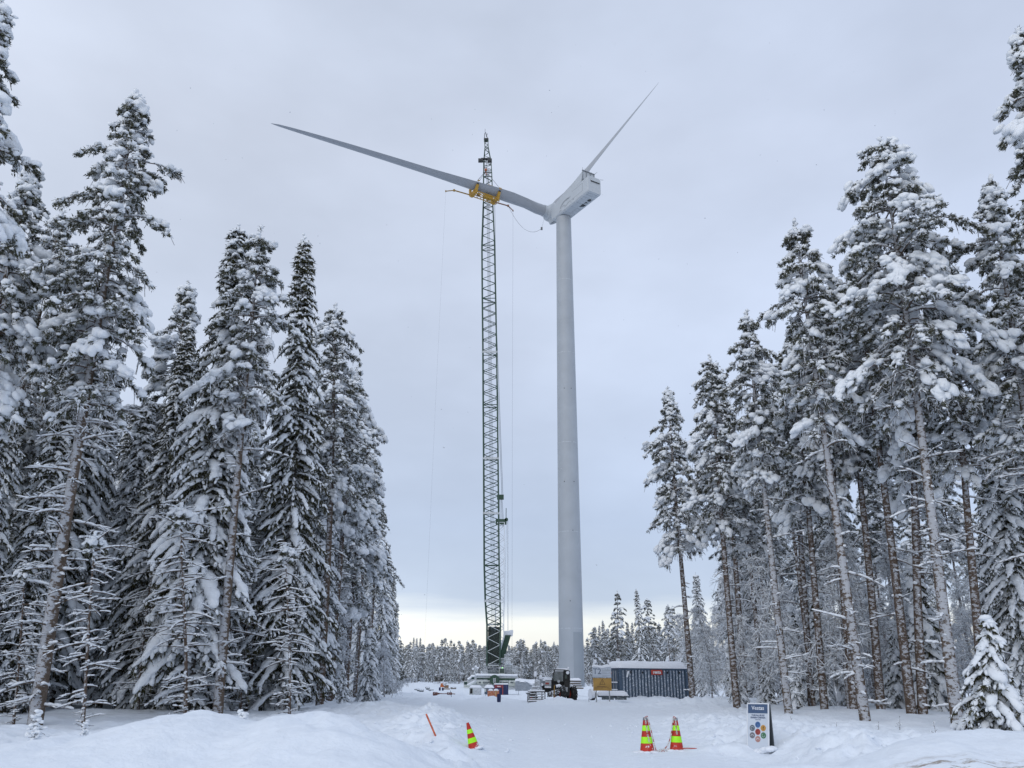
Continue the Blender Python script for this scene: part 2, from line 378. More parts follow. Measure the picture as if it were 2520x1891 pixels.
def gz(x, y, fine=False):
    x = np.asarray(x, float); y = np.asarray(y, float)
    z = np.interp(y, _prof[:, 0], _prof[:, 1])
    far = np.clip((y - 25) / 60, 0, 1)
    rc = 0.9 + 0.02 * y                              # road centre drifts right then to the crane
    rw = 3.1 + 0.06 * np.clip(y, 0, 60)
    off = sstep(rw * 0.9, rw * 1.5, np.abs(x - rc))  # 0 on the packed road, 1 off it
    wild = (y > 16) * np.maximum(sstep(0, 4, edgeL(y) - x), sstep(0, 4, x - edgeR(y)))
    z = z + 0.16 * off + 0.10 * wild * (y < 120)
    z = z + fbm(x * .35, y * .35, 3, 5) * (0.05 + 0.22 * off + 0.25 * wild) * (1 - 0.3 * far)
    lum = fbm(x * 1.1, y * 1.1, 4, 11)
    z = z + lum * 0.34 * off * (1 - wild * .6)
    for (h, cx, cy, sx, sy, rt, lp) in BANKS:
        g = gss(x, y, cx, cy, sx, sy, rt)
        z = z + h * g * (1 + lp * 0.9 * fbm(x * 1.9 + cx, y * 1.9, 3, 21)) + lp * 0.22 * g * (np.abs(fbm(x * 2.6, y * 2.6, 4, 31)) * 2 - .25)
    z = z - .15 * gss(x, y, 5.8, 19.4, .9, 1.4) - .10 * gss(x, y, 5.2, 17.5, .9, 2.0)
    z = ridge(x, y, z, CR_L, 3.0, 1.7); z = ridge(x, y, z, CR_R, 2.6, 1.6)
    ml = gss(x, y, -2.1, 14.5, 1.9, 3.0) + gss(x, y, -2.4, 27, 1.7, 12) + gss(x, y, 6.0, 19, 2.6, 5.5) + .8 * gss(x, y, 6.8, 33, 2.0, 12) + .5 * gss(x, y, 3.2, 12.0, 1.6, 1.2) + .8 * gss(x, y, 11, 56, 5, 4)
    bl = .5 - np.abs(fbm(x * 1.15 + 3, y * .95, 4, 91)) * 2.6; ml = ml * (1 - sstep(1.0, 0, (x - 4.3) / .8) * (x > 0) * (y < 24) * (y > 16)) * (1 - gss(x, y, 6.0, 19.9, 1.0, 1.4)) * (1 - gss(x, y, 5.2, 17.5, 1.1, 2.2)); z = z + np.clip(ml, 0, 1.2) * np.clip(bl, -.3, .5) * .34
    # shallow wheel hollows and scuffed crust
    z = z + (-0.035 * np.exp(-((x - rc + 0.9) / .35) ** 2) - 0.035 * np.exp(-((x - rc - 1.0) / .35) ** 2)) * (1 - off)
    z = z + fbm(x * 2.2, y * 1.4, 4, 41) * (0.045 + 0.05 * off)
    ch = np.abs(fbm(x * 1.7, y * 1.3, 4, 71)); z = z + np.clip(.16 - ch, 0, 1) * .55 * off * (1 - wild) * np.clip((y - 13) / 3, 0, 1)
    trk = np.sin((x - rc) * 2.1 + .7 * fbm(x * .2, y * .12, 2, 81)) ; z = z - .020 * np.clip(trk, 0, 1) ** 3 * (1 - off)
    pit = fbm(x * 4.5, y * 4.5, 2, 51)
    z = z - np.clip(pit - 0.27, 0, 1) * 0.45 * (0.25 + off)
    z = z + fbm(x * 6.5, y * 6.5, 3, 61) * 0.045 * (0.35 + off * .8) * (y < 70)
    return z
def gzf(x, y): return float(gz(np.array([x]), np.array([y]))[0])
def on_ground(px, Y):
    """the ground point at depth Y that shows at picture column px"""
    z = gzf(0, Y); X = 0.0
    for _ in range(6):
        # find X so that the projected column is px at height z
        v = CAMROT.transposed() @ Vector((0.0, Y, z - EYE.z))
        a = CAMROT.transposed() @ Vector((1.0, 0.0, 0.0))
        k = (px - 1260) / FPX
        X = (-k * v.z - v.x) / (a.x + k * a.z)
        z = gzf(X, Y)
    return Vector((X, Y, z))
def axis_samples(fine_lo, fine_hi, step, far_lo, far_hi, grow):
    a = list(np.arange(fine_lo, fine_hi + 1e-6, step)); s = step; p = fine_hi
    while p < far_hi: s *= grow; p += s; a.append(min(p, far_hi + 1))
    s = step; p = fine_lo
    while p > far_lo: s *= grow; p -= s; a.insert(0, max(p, far_lo - 1))
    return np.array(a)
xs = axis_samples(-12, 13, 0.08, -3500, 3500, 1.035)
ys = axis_samples(5, 30, 0.09, -60, 5000, 1.016)
XX, YY = np.meshgrid(xs, ys)
ZZ = gz(XX, YY)
me = bpy.data.meshes.new('ground')
nx_, ny_ = len(xs), len(ys)
V = np.stack([XX.ravel(), YY.ravel(), ZZ.ravel()], 1)
idx = np.arange(nx_ * ny_).reshape(ny_, nx_)
F = np.stack([idx[:-1, :-1].ravel(), idx[:-1, 1:].ravel(), idx[1:, 1:].ravel(), idx[1:, :-1].ravel()], 1)
def fill_mesh(me, V, Fs, smooth=None):
    """Fs: list of (faces array n x k)"""
    me.vertices.add(len(V)); me.vertices.foreach_set('co', np.ascontiguousarray(V, dtype=np.float32).ravel())
    tot = sum(f.size for f in Fs); npol = sum(len(f) for f in Fs)
    me.loops.add(tot); me.polygons.add(npol)
    me.loops.foreach_set('vertex_index', np.concatenate([f.ravel() for f in Fs]).astype(np.int32))
    st = []; k = 0
    for f in Fs:
        st.append(k + np.arange(len(f)) * f.shape[1]); k += f.size
    me.polygons.foreach_set('loop_start', np.concatenate(st).astype(np.int32))
    if smooth is not None: me.polygons.foreach_set('use_smooth', np.full(npol, smooth))
    me.update(calc_edges=True)
fill_mesh(me, V, [F], True)
me.materials.append(M_SNOW)
ground = bpy.data.objects.new('ground', me); col.objects.link(ground)
tag(ground, 'snow-covered ground with a packed snow road and lumpy plough banks', 'ground', kind='structure')
# ------------------------------------------------------------------ trees
def ico(sub):
    import bmesh
    bm = bmesh.new(); bmesh.ops.create_icosphere(bm, subdivisions=sub, radius=1.0)
    bm.verts.index_update()
    v = np.array([list(a.co) for a in bm.verts]); f = np.array([[a.index for a in q.verts] for q in bm.faces]); bm.free()
    return v, f
ICO = {0: ico(1), 1: ico(2)}     # 12 and 42 vertices
class NB:
    def __init__(s): s.V = []; s.T = []; s.Q = []; s.n = 0
    def tubes(s, P, Rr, n=4):
        """P (N,k,3), Rr (N,k)"""
        N_, k = P.shape[:2]
        d = P[:, -1] - P[:, 0]; d /= np.linalg.norm(d, axis=1, keepdims=True) + 1e-9
        ref = np.where(np.abs(d[:, 2:3]) > 0.8, np.array([[1., 0, 0]]), np.array([[0., 0, 1]]))
        a = np.cross(d, ref); a /= np.linalg.norm(a, axis=1, keepdims=True) + 1e-9; b = np.cross(d, a)
        t = np.arange(n) * 2 * np.pi / n
        c = a[:, None, None, :] * np.cos(t)[None, None, :, None] + b[:, None, None, :] * np.sin(t)[None, None, :, None]
        vs = P[:, :, None, :] + c * Rr[:, :, None, None]
        base = s.n + (np.arange(N_) * k * n)[:, None, None]
        i = (np.arange(k - 1) * n)[None, :, None]; j = np.arange(n)[None, None, :]
        q = np.stack([base + i + j, base + i + (j + 1) % n, base + i + n + (j + 1) % n, base + i + n + j], -1)
        s.V.append(vs.reshape(-1, 3)); s.Q.append(q.reshape(-1, 4)); s.n += N_ * k * n
    def blobs(s, C, D, S, rng, lvl=1, flat=0.65, jit=0.22):
        """C centres (N,3), D long-axis directions (N,3), S sizes (N,3) along/across/up"""
        v, f = ICO[lvl]; N_ = len(C)
        if N_ == 0: return
        D = D / (np.linalg.norm(D, axis=1, keepdims=True) + 1e-9)
        up = np.array([[0, 0, 1.]]); a = np.cross(up, D); a /= np.linalg.norm(a, axis=1, keepdims=True) + 1e-6; b = np.cross(D, a)
        loc = np.repeat(v[None], N_, 0) * (1 + jit * (rng.random((N_, len(v), 1)) - 0.5) * 2)
        loc[:, :, 2] = np.where(loc[:, :, 2] < 0, loc[:, :, 2] * flat, loc[:, :, 2])
        w_ = (loc[:, :, 0:1] * S[:, None, 0:1]) * D[:, None] + (loc[:, :, 1:2] * S[:, None, 1:2]) * a[:, None] + (loc[:, :, 2:3] * S[:, None, 2:3]) * b[:, None]
        s.V.append((C[:, None] + w_).reshape(-1, 3))
        s.T.append((f[None] + (s.n + np.arange(N_) * len(v))[:, None, None]).reshape(-1, 3)); s.n += N_ * len(v)
    def blades(s, P, D, Ln, W, rng):
        """tapered leaf-like triangles"""
        N_ = len(P)
        if N_ == 0: return
        D = D / (np.linalg.norm(D, axis=1, keepdims=True) + 1e-9)
        r = rng.normal(size=(N_, 3)); a = np.cross(D, r); a /= np.linalg.norm(a, axis=1, keepdims=True) + 1e-9
        W = np.broadcast_to(np.asarray(W), (N_,))[:, None] * .5; Ln = np.broadcast_to(np.asarray(Ln), (N_,))[:, None]
        vs = np.stack([P - a * W, P + a * W, P + D * Ln], 1)
        s.V.append(vs.reshape(-1, 3)); s.T.append((s.n + np.arange(N_ * 3)).reshape(-1, 3)); s.n += N_ * 3
    def mesh(s, name, m, smooth):
        me = bpy.data.meshes.new(name)
        Fs = [np.concatenate(x) for x in (s.T, s.Q) if x]
        fill_mesh(me, np.concatenate(s.V), Fs, smooth); me.materials.append(m)
        return me
def norm(a): return a / (np.linalg.norm(a, axis=-1, keepdims=True) + 1e-9)
def link(name, me, parent):
    o = bpy.data.objects.new(name, me); col.objects.link(o); o.parent = parent; return o

def branch_curve(z0, az, Ln, up, droop, s, bx, by):
    """points on branches: s (M,k)"""
    r_ = Ln[:, None] * s
    x = bx[:, None] + np.cos(az)[:, None] * r_; y = by[:, None] + np.sin(az)[:, None] * r_
    z = z0[:, None] + Ln[:, None] * (up[:, None] * s - droop[:, None] * s ** 2)
    return np.stack([x, y, z], -1)
def trunk_pts(H, bend, n=14):
    t = np.linspace(0, 1, n)
    return np.stack([bend[0] * np.sin(t * 2.6 + bend[2]) - bend[0] * math.sin(bend[2]), bend[1] * np.sin(t * 3.3 + bend[2]) - bend[1] * math.sin(bend[2]), t * H], 1), t

def make_spruce(seed, H=24.0, prof=((0.0, 1.9), (0.1, 2.4), (0.35, 2.1), (0.7, 1.2), (0.93, .5), (1, .12)), low=0.05, snowy=1.0, det=1.0, dead=0.22, name='snowy_spruce', green=1.0, rbase=0.0085):
    rng = np.random.default_rng(seed)
    bend = (rng.uniform(-.12, .12), rng.uniform(-.12, .12), rng.uniform(0, 6))
    tp, tt = trunk_pts(H, bend)
    tr = NB(); tr.tubes(tp[None], (H * rbase * (1 - tt) ** .9 + .012)[None], 8)
    # whorls
    zs = []; z = low * H
    while z < H * .985:
        zs.append(z); z += rng.uniform(.28, .42) / det ** .5 * (1 if dead < 1 else 1.5) * (0.55 + .45 * min(1, (H - z) / 4))
    z0, az, Ln = [], [], []
    px_, pr_ = [p[0] for p in prof], [p[1] for p in prof]
    for z in zs:
        n = rng.integers(4, 7) if H > 8 else rng.integers(4, 6)
        a0 = rng.uniform(0, 6.28)
        for k in range(n):
            z0.append(z + rng.uniform(-.1, .1)); az.append(a0 + k * 6.283 / n + rng.uniform(-.35, .35))
            Ln.append(max(.1, np.interp(z / H, px_, pr_)) * rng.uniform(.6, 1.15) ** 1.0)
    z0, az, Ln = map(np.array, (z0, az, Ln)); M_ = len(z0); t = z0 / H
    up = np.where(t > .8, .35, .05) + rng.uniform(-.1, .1, M_) - 0.20 * (1 - t)
    dr = rng.uniform(.42, .75, M_) * np.where(t > .85, .8, 1.0)
    isdead = (rng.random(M_) < np.clip((dead - t) / max(dead, 1e-3) * 1.6, 0, .85))
    up = np.where(isdead, rng.uniform(-.1, .12, M_), up); dr = np.where(isdead, rng.uniform(.05, .3, M_), dr)
    Ln = np.where(isdead, Ln * (rng.uniform(.4, .9, M_) if dead < 1 else rng.uniform(.35, 1.25, M_)), Ln)
    sf = rng.uniform(.55, 1.45, M_) * snowy
    bx = np.interp(z0, tp[:, 2], tp[:, 0]); by = np.interp(z0, tp[:, 2], tp[:, 1])
    s = np.repeat(np.linspace(0, 1, 6)[None], M_, 0)
    P = branch_curve(z0, az, Ln, up, dr, s, bx, by)
    tr.tubes(P, (.008 + .011 * Ln[:, None]) * (1 - .8 * s), 4)
    ed = NB(); sn = NB()
    # twigs
    per = np.maximum(3, (Ln / (.15 / det ** .5)).astype(int))
    bi = np.repeat(np.arange(M_), per); K = len(bi)
    st = rng.uniform(.10, 1.0, K) ** .85
    side = rng.choice([-1., 1.], K); ang = side * rng.uniform(.55, 1.25, K)
    base = branch_curve(z0[bi], az[bi], Ln[bi], up[bi], dr[bi], st[:, None], bx[bi], by[bi])[:, 0]
    tl = (.16 + .36 * Ln[bi] * (1 - st * .75)) * rng.uniform(.6, 1.2, K); tl = np.minimum(tl, 1.0)
    tl = np.where(isdead[bi], tl * .45, tl)
    slope = up[bi] - 2 * dr[bi] * st
    tdir = norm(np.stack([np.cos(az[bi] + ang), np.sin(az[bi] + ang), slope * .8 - .10], -1))
    u = np.linspace(0, 1, 3)[None, :, None]
    TP = base[:, None] + tdir[:, None] * u * tl[:, None, None] + np.array([0, 0, -1.])[None, None] * (u ** 2) * (tl * .45)[:, None, None]
    tw = NB(); tw.tubes(TP, np.repeat((.009 * np.ones(K))[:, None], 3, 1) * np.array([[1, .8, .5]]), 3)
    live = ~isdead[bi]
    # needles: hanging fringes under the twigs
    li = np.where(live)[0]; nb = np.maximum(3, (tl[li] * 30 * det * green).astype(int)); ti = np.repeat(li, nb); q = rng.random(len(ti))
    pp = base[ti] + tdir[ti] * (q * tl[ti])[:, None] + np.array([[0, 0, -1.]]) * (q ** 2 * tl[ti] * .45)[:, None]
    dd = tdir[ti] * .55 + np.array([[0, 0, -.75]]) + rng.normal(size=(len(ti), 3)) * .42
    ed.blades(pp, dd, rng.uniform(.09, .24, len(ti)) / det ** .3, rng.uniform(.035, .075, len(ti)) / det ** .5, rng)
    # darker mass of needles along the main branch
    lb = np.where(~isdead)[0]; nb = np.maximum(4, (Ln[lb] * 26 * det * green).astype(int)); b2 = np.repeat(lb, nb); q = rng.uniform(0, 1, len(b2))
    pp = branch_curve(z0[b2], az[b2], Ln[b2], up[b2], dr[b2], q[:, None], bx[b2], by[b2])[:, 0]
    dd = rng.normal(size=(len(b2), 3)) * .6 + np.array([[0, 0, -.6]]) + np.stack([np.cos(az[b2]), np.sin(az[b2]), 0 * q], -1) * .4
    ed.blades(pp, dd, rng.uniform(.14, .34, len(b2)), rng.uniform(.06, .12, len(b2)), rng)
    # snow on main branches
    ns = np.maximum(3, (Ln / (.17 / det ** .5)).astype(int)); b3 = np.repeat(np.arange(M_), ns)
    first = np.concatenate([[0], np.cumsum(ns)[:-1]]); q = (np.arange(len(b3)) - first[b3] + .6 + rng.uniform(-.3, .3, len(b3))) / ns[b3]; q = np.clip(q * .93 + .08, .05, 1.02)
    cc = branch_curve(z0[b3], az[b3], Ln[b3], up[b3], dr[b3], q[:, None], bx[b3], by[b3])[:, 0]
    dv = norm(np.stack([np.cos(az[b3]), np.sin(az[b3]), up[b3] - 2 * dr[b3] * q], -1))
    sz = (.06 + .085 * np.sin(np.clip(q, 0, 1) * 2.6 + .25)) * sf[b3] * rng.uniform(.7, 1.4, len(b3)) * np.clip(.55 + Ln[b3] * .3, .5, 1.25)
    sz = np.where(isdead[b3], sz * (.62 if dead < 1 else .72), sz)
    S = np.stack([sz * 1.7 + .03, sz * 1.15, sz * .85], -1)
    keep = rng.random(len(b3)) < np.where(isdead[b3], .85, .93)
    sn.blobs((cc + np.array([[0, 0, 1.]]) * sz[:, None] * .55)[keep], dv[keep], S[keep], rng, 1)
    # snow on the twigs
    for uu, pr in ((.38, .62), (.82, .66)):
        k = rng.random(K) < pr
        sz = rng.uniform(.055, .115, K) * sf[bi] * (.75 + .35 * tl / .6); sz = np.where(live, sz, sz * .6)
        c2 = base + tdir * (uu * tl)[:, None] + np.array([[0, 0, -1.]]) * (uu ** 2 * tl * .45)[:, None] + np.array([[0, 0, 1.]]) * sz[:, None] * .5
        dv2 = norm(tdir + np.array([[0, 0, -.9]]) * uu)
        sn.blobs(c2[k], dv2[k], np.stack([np.maximum(sz * 1.4, tl * .30), sz * .82, sz * .72], -1)[k], rng, 0)
    # leader
    top = tp[-1]; n = 7
    C = np.stack([top[0] + rng.normal(size=n) * .05, top[1] + rng.normal(size=n) * .05, H - np.linspace(-.08, 1.1, n)], 1)
    sn.blobs(C, np.array([[.2, .1, 1.]] * n) + rng.normal(size=(n, 3)) * .3, np.stack([rng.uniform(.07, .12, n)] * 3, 1) * .9, rng, 1)
    root = empty(name)
    link('trunk', tr.mesh('trunk', M_SBARK, True), root)
    tw_o = link('twigs', tw.mesh('twigs', M_TWIG, True), root)
    link('crown', ed.mesh('crown', M_SPRUCE, False), root)
    link('snow_load', sn.mesh('snow_load', M_TSNOW, True), root)
    root['H'] = H; root['r'] = max(pr_)
    return root

def make_pine(seed, H=22.0, cs=.45, prof=((0, .9), (.25, 1.9), (.6, 1.8), (.85, 1.1), (1, .3)), snowy=1.0, det=1.0, name='snowy_pine', bark=None, dead=14, rbase=.0088, bend=None, tuft=1.0, frosty=1.0, heavy=.25):
    """prof: crown radius against height inside the crown"""
    rng = np.random.default_rng(seed)
    bend = bend or (rng.uniform(-.3, .3), rng.uniform(-.25, .25), rng.uniform(0, 6))
    tp, tt = trunk_pts(H, bend, 18)
    tr = NB(); tr.tubes(tp[None], (H * rbase * (1 - tt) ** .75 + .015)[None], 10)
    zs = []; z = cs * H
    while z < H * .985:
        zs.append(z); z += rng.uniform(.34, .66) / det ** .5 * (1 if z < .93 * H else .6)
    px_, pr_ = [p[0] for p in prof], [p[1] for p in prof]
    z0, az, Ln = [], [], []
    for z in zs:
        t = (z / H - cs) / (1 - cs); n = rng.integers(5, 8); a0 = rng.uniform(0, 6.28)
        lob = rng.uniform(.62, 1.3)
        for k in range(n):
            z0.append(z + rng.uniform(-.15, .15)); az.append(a0 + k * 6.283 / n + rng.uniform(-.4, .4))
            Ln.append(max(.12, float(np.interp(t, px_, pr_)) * lob * rng.uniform(.45, 1.25)))
    z0, az, Ln = map(np.array, (z0, az, Ln)); M_ = len(z0); t = np.clip((z0 / H - cs) / (1 - cs), 0, 1)
    up = np.interp(t, [0, .5, .85, 1], [.15, .38, .50, .45]) + rng.uniform(-.18, .18, M_)
    dr = rng.uniform(.45, .92, M_)
    sf = rng.uniform(.55, 1.3, M_) * snowy; hv = rng.random(M_) < heavy; sf = np.where(hv, sf * 1.45, sf); dr = np.where(hv, dr * 1.25, dr)
    bx = np.interp(z0, tp[:, 2], tp[:, 0]); by = np.interp(z0, tp[:, 2], tp[:, 1])
    s = np.repeat(np.linspace(0, 1, 6)[None], M_, 0)
    P = branch_curve(z0, az, Ln, up, dr, s, bx, by)
    tr.tubes(P, (.012 + .014 * Ln[:, None]) * (1 - .75 * s), 4)
    sn = NB(); nd = NB(); tw = NB()
    # secondaries
    per = np.maximum(4, (Ln / (.17 / det ** .5)).astype(int)); bi = np.repeat(np.arange(M_), per); K = len(bi)
    st = rng.uniform(.22, 1.0, K) ** .8; ang = rng.uniform(-1.1, 1.1, K)
    base = branch_curve(z0[bi], az[bi], Ln[bi], up[bi], dr[bi], st[:, None], bx[bi], by[bi])[:, 0]
    tl = (.14 + .30 * Ln[bi] * (1.1 - st)) * rng.uniform(.6, 1.3, K); tl = np.minimum(tl, .95)
    sl = up[bi] - 1.9 * dr[bi] * st
    td = norm(np.stack([np.cos(az[bi] + ang), np.sin(az[bi] + ang), sl * .75 + rng.uniform(-.3, .2, K)], -1))
    u = np.linspace(0, 1, 3)[None, :, None]; g = np.array([0, 0, -1.])
    TP = base[:, None] + td[:, None] * u * tl[:, None, None] + g[None, None] * (u ** 2) * (tl * .35)[:, None, None]
    tw.tubes(TP, np.repeat((.011 * np.ones(K))[:, None], 3, 1) * np.array([[1, .85, .6]]), 3)
    # tufts along each secondary
    live = rng.random(K) < np.interp(t[bi], [0, .12, .35], [.45, .75, 1.0])
    tipc = []; tid = []
    for uu, pr in ((.35, .45), (.68, .7), (1.0, 1.0)):
        k = np.where(live & (rng.random(K) < pr))[0]
        tipc.append(base[k] + td[k] * (uu * tl[k])[:, None] + g[None] * (uu ** 2 * tl[k] * .35)[:, None]); tid.append(k)
    TC = np.concatenate(tipc); TI = np.concatenate(tid); NT = len(TC); TD = norm(td[TI] + np.array([[0, 0, .25]]))
    nbl = int(20 * det * tuft); ti = np.repeat(np.arange(NT), nbl)
    dd = TD[ti] * .5 + rng.normal(size=(len(ti), 3)) * .42 + np.array([[0, 0, -.42]])
    nd.blades(TC[ti] + rng.normal(size=(len(ti), 3)) * .045, dd, rng.uniform(.08, .17, len(ti)) / det ** .3, rng.uniform(.04, .075, len(ti)) / det ** .5, rng)
    # snow on tufts: small knobs that merge into cauliflower pillows
    # leader shoot with its own needles and knobs of snow
    nl = 12; C = np.stack([tp[-1, 0] + rng.normal(size=nl) * .05, tp[-1, 1] + rng.normal(size=nl) * .05, H - np.linspace(-.1, 1.3, nl)], 1)
    sn.blobs(C, np.array([[.2, .1, 1.]] * nl) + rng.normal(size=(nl, 3)) * .3, np.stack([rng.uniform(.07, .13, nl)] * 3, 1), rng, 1)
    lp = np.repeat(C, 14, 0); nd.blades(lp, rng.normal(size=(len(lp), 3)) + np.array([[0, 0, .3]]), rng.uniform(.1, .2, len(lp)), .05, rng)
    sfi = sf[bi][TI]
    for q in range(2):
        sz = rng.uniform(.05, .135, NT) * sfi * (1.0 if q == 0 else .7)
        C = TC + rng.normal(size=(NT, 3)) * (.03 if q == 0 else .085) + np.array([[0, 0, 1.]]) * (sz * .55 + .02)[:, None]
        k = rng.random(NT) < (.50 if q == 0 else .34)
        sn.blobs(C[k], (TD + rng.normal(size=(NT, 3)) * .3)[k], np.stack([sz * 1.35, sz * 1.05, sz * .9], -1)[k], rng, 1 if q == 0 and det > .6 else 0, .7, .25)
    k = rng.random(K) < .78
    sn.blobs((base + td * (.5 * tl)[:, None] + g[None] * (.25 * tl * .35)[:, None] + np.array([[0, 0, .03]]))[k], norm(td + g[None] * .3)[k], np.stack([tl * .52, rng.uniform(.028, .052, K) * sf[bi], rng.uniform(.026, .045, K) * sf[bi]], -1)[k], rng, 0)
    # big pillows where the branch is heavily laden
    hb = np.where(hv)[0]; nh = np.maximum(3, (Ln[hb] * 9).astype(int)); b4 = np.repeat(hb, nh); q = rng.uniform(.45, 1.0, len(b4))
    cc = branch_curve(z0[b4], az[b4], Ln[b4], up[b4], dr[b4], q[:, None], bx[b4], by[b4])[:, 0] + rng.normal(size=(len(b4), 3)) * np.array([[.17, .17, .07]])
    sz = rng.uniform(.09, .20, len(b4)) * snowy * np.clip(Ln[b4], .5, 1.1)
    dv = norm(np.stack([np.cos(az[b4]), np.sin(az[b4]), up[b4] - 2 * dr[b4] * q], -1))
    sn.blobs(cc + np.array([[0, 0, .06]]), dv, np.stack([sz * 1.5, sz * 1.1, sz * .8], -1), rng, 1, .75, .2)
    # snow lines on main branches
    ns = np.maximum(2, (Ln / .2).astype(int)); b3 = np.repeat(np.arange(M_), ns); q = rng.uniform(.05, .95, len(b3))
    cc = branch_curve(z0[b3], az[b3], Ln[b3], up[b3], dr[b3], q[:, None], bx[b3], by[b3])[:, 0]
    dv = norm(np.stack([np.cos(az[b3]), np.sin(az[b3]), up[b3] - 2 * dr[b3] * q], -1)); sz = rng.uniform(.03, .06, len(b3)) * sf[b3]
    sn.blobs(cc + np.array([[0, 0, .03]]), dv, np.stack([sz * 2.6, sz, sz * .9], -1), rng, 0)
    # frosted fine twigs hanging in the lower half of the crown
    nf = int(1700 * frosty * det); 
    if nf:
        fi = rng.integers(0, K, nf); w_ = 1 - np.clip(t[bi[fi]] * .9, 0, 1); fi = fi[rng.random(nf) < w_ ** 1.5]; nf = len(fi)
        b0 = base[fi]; d0 = norm(td[fi] + rng.normal(size=(nf, 3)) * .6 + np.array([[0, 0, -.15]])); l0 = rng.uniform(.2, .5, nf)
        FP = b0[:, None] + d0[:, None] * u * l0[:, None, None] + g[None, None] * u ** 2 * (l0 * .7)[:, None, None]
        tw.tubes(FP, np.repeat((.012 * np.ones(nf))[:, None], 3, 1), 3)
        sn.blobs(FP[:, 1] + np.array([[0, 0, .02]]), d0, np.stack([l0 * .42, np.full(nf, .028), np.full(nf, .026)], -1), rng, 0)
    # dead branches on the bare trunk, each carrying a ridge of snow
    if dead:
        zd = rng.uniform(.03 * H, cs * H * 1.1, dead); ad = rng.uniform(0, 6.28, dead); Ld = rng.uniform(.25, 1.7, dead) * np.interp(zd / H, [0, .2, .5], [.6, .9, 1.2])
        ud = rng.uniform(-.15, .35, dead); dd_ = rng.uniform(0, .35, dead); bxd = np.interp(zd, tp[:, 2], tp[:, 0]); byd = np.interp(zd, tp[:, 2], tp[:, 1])
        s = np.repeat(np.linspace(0, 1, 5)[None], dead, 0)
        tr.tubes(branch_curve(zd, ad, Ld, ud, dd_, s, bxd, byd), (.014 + .014 * Ld[:, None]) * (1 - .6 * s), 4)
        ns = np.maximum(2, (Ld / .11).astype(int)); b5 = np.repeat(np.arange(dead), ns); q = rng.uniform(.12, 1.0, len(b5))
        cc = branch_curve(zd[b5], ad[b5], Ld[b5], ud[b5], dd_[b5], q[:, None], bxd[b5], byd[b5])[:, 0]
        dv = norm(np.stack([np.cos(ad[b5]), np.sin(ad[b5]), ud[b5] - 2 * dd_[b5] * q], -1)); sz = rng.uniform(.035, .062, len(b5)) * (1.15 - .3 * q)
        sn.blobs(cc + np.array([[0, 0, 1.]]) * sz[:, None] * .7, dv, np.stack([sz * 2.4, sz * 1.0, sz * .9], -1), rng, 1, .6, .12)
        # side twigs of the dead branches
        nt = dead * 4; b6 = rng.integers(0, dead, nt); q = rng.uniform(.25, 1, nt)
        c6 = branch_curve(zd[b6], ad[b6], Ld[b6], ud[b6], dd_[b6], q[:, None], bxd[b6], byd[b6])[:, 0]
        a6 = ad[b6] + rng.choice([-1, 1], nt) * rng.uniform(.4, 1.1, nt); d6 = norm(np.stack([np.cos(a6), np.sin(a6), rng.uniform(-.2, .4, nt)], -1)); l6 = rng.uniform(.12, .5, nt) * Ld[b6]
        F6 = c6[:, None] + d6[:, None] * u * l6[:, None, None]
        tw.tubes(F6, np.full((nt, 3), .009), 3)
        sn.blobs(F6[:, 1] + np.array([[0, 0, .02]]), d6, np.stack([l6 * .5, np.full(nt, .025), np.full(nt, .025)], -1), rng, 0)
        # knobs of snow caught on the trunk
        nk = int(18 * det); zk = rng.uniform(0.02 * H, cs * H, nk); ak = rng.uniform(3.2, 6.2, nk); rk = np.interp(zk / H, tt, H * rbase * (1 - tt) ** .75)
        C = np.stack([np.interp(zk, tp[:, 2], tp[:, 0]) + np.cos(ak) * rk, np.interp(zk, tp[:, 2], tp[:, 1]) + np.sin(ak) * rk, zk], -1)
        sz = rng.uniform(.04, .09, nk); sn.blobs(C, np.stack([np.cos(ak), np.sin(ak), 0 * ak - .2], -1), np.stack([sz, sz * 1.1, sz * .8], -1), rng, 1)
    root = empty(name)
    link('trunk', tr.mesh('trunk', bark or M_BARK, True), root)
    link('twigs', tw.mesh('twigs', M_TWIG, True), root)
    link('crown', nd.mesh('crown', M_PINE, False), root)
    link('snow_load', sn.mesh('snow_load', M_TSNOW, True), root)
    root['H'] = H; root['r'] = max(pr_)
    return root

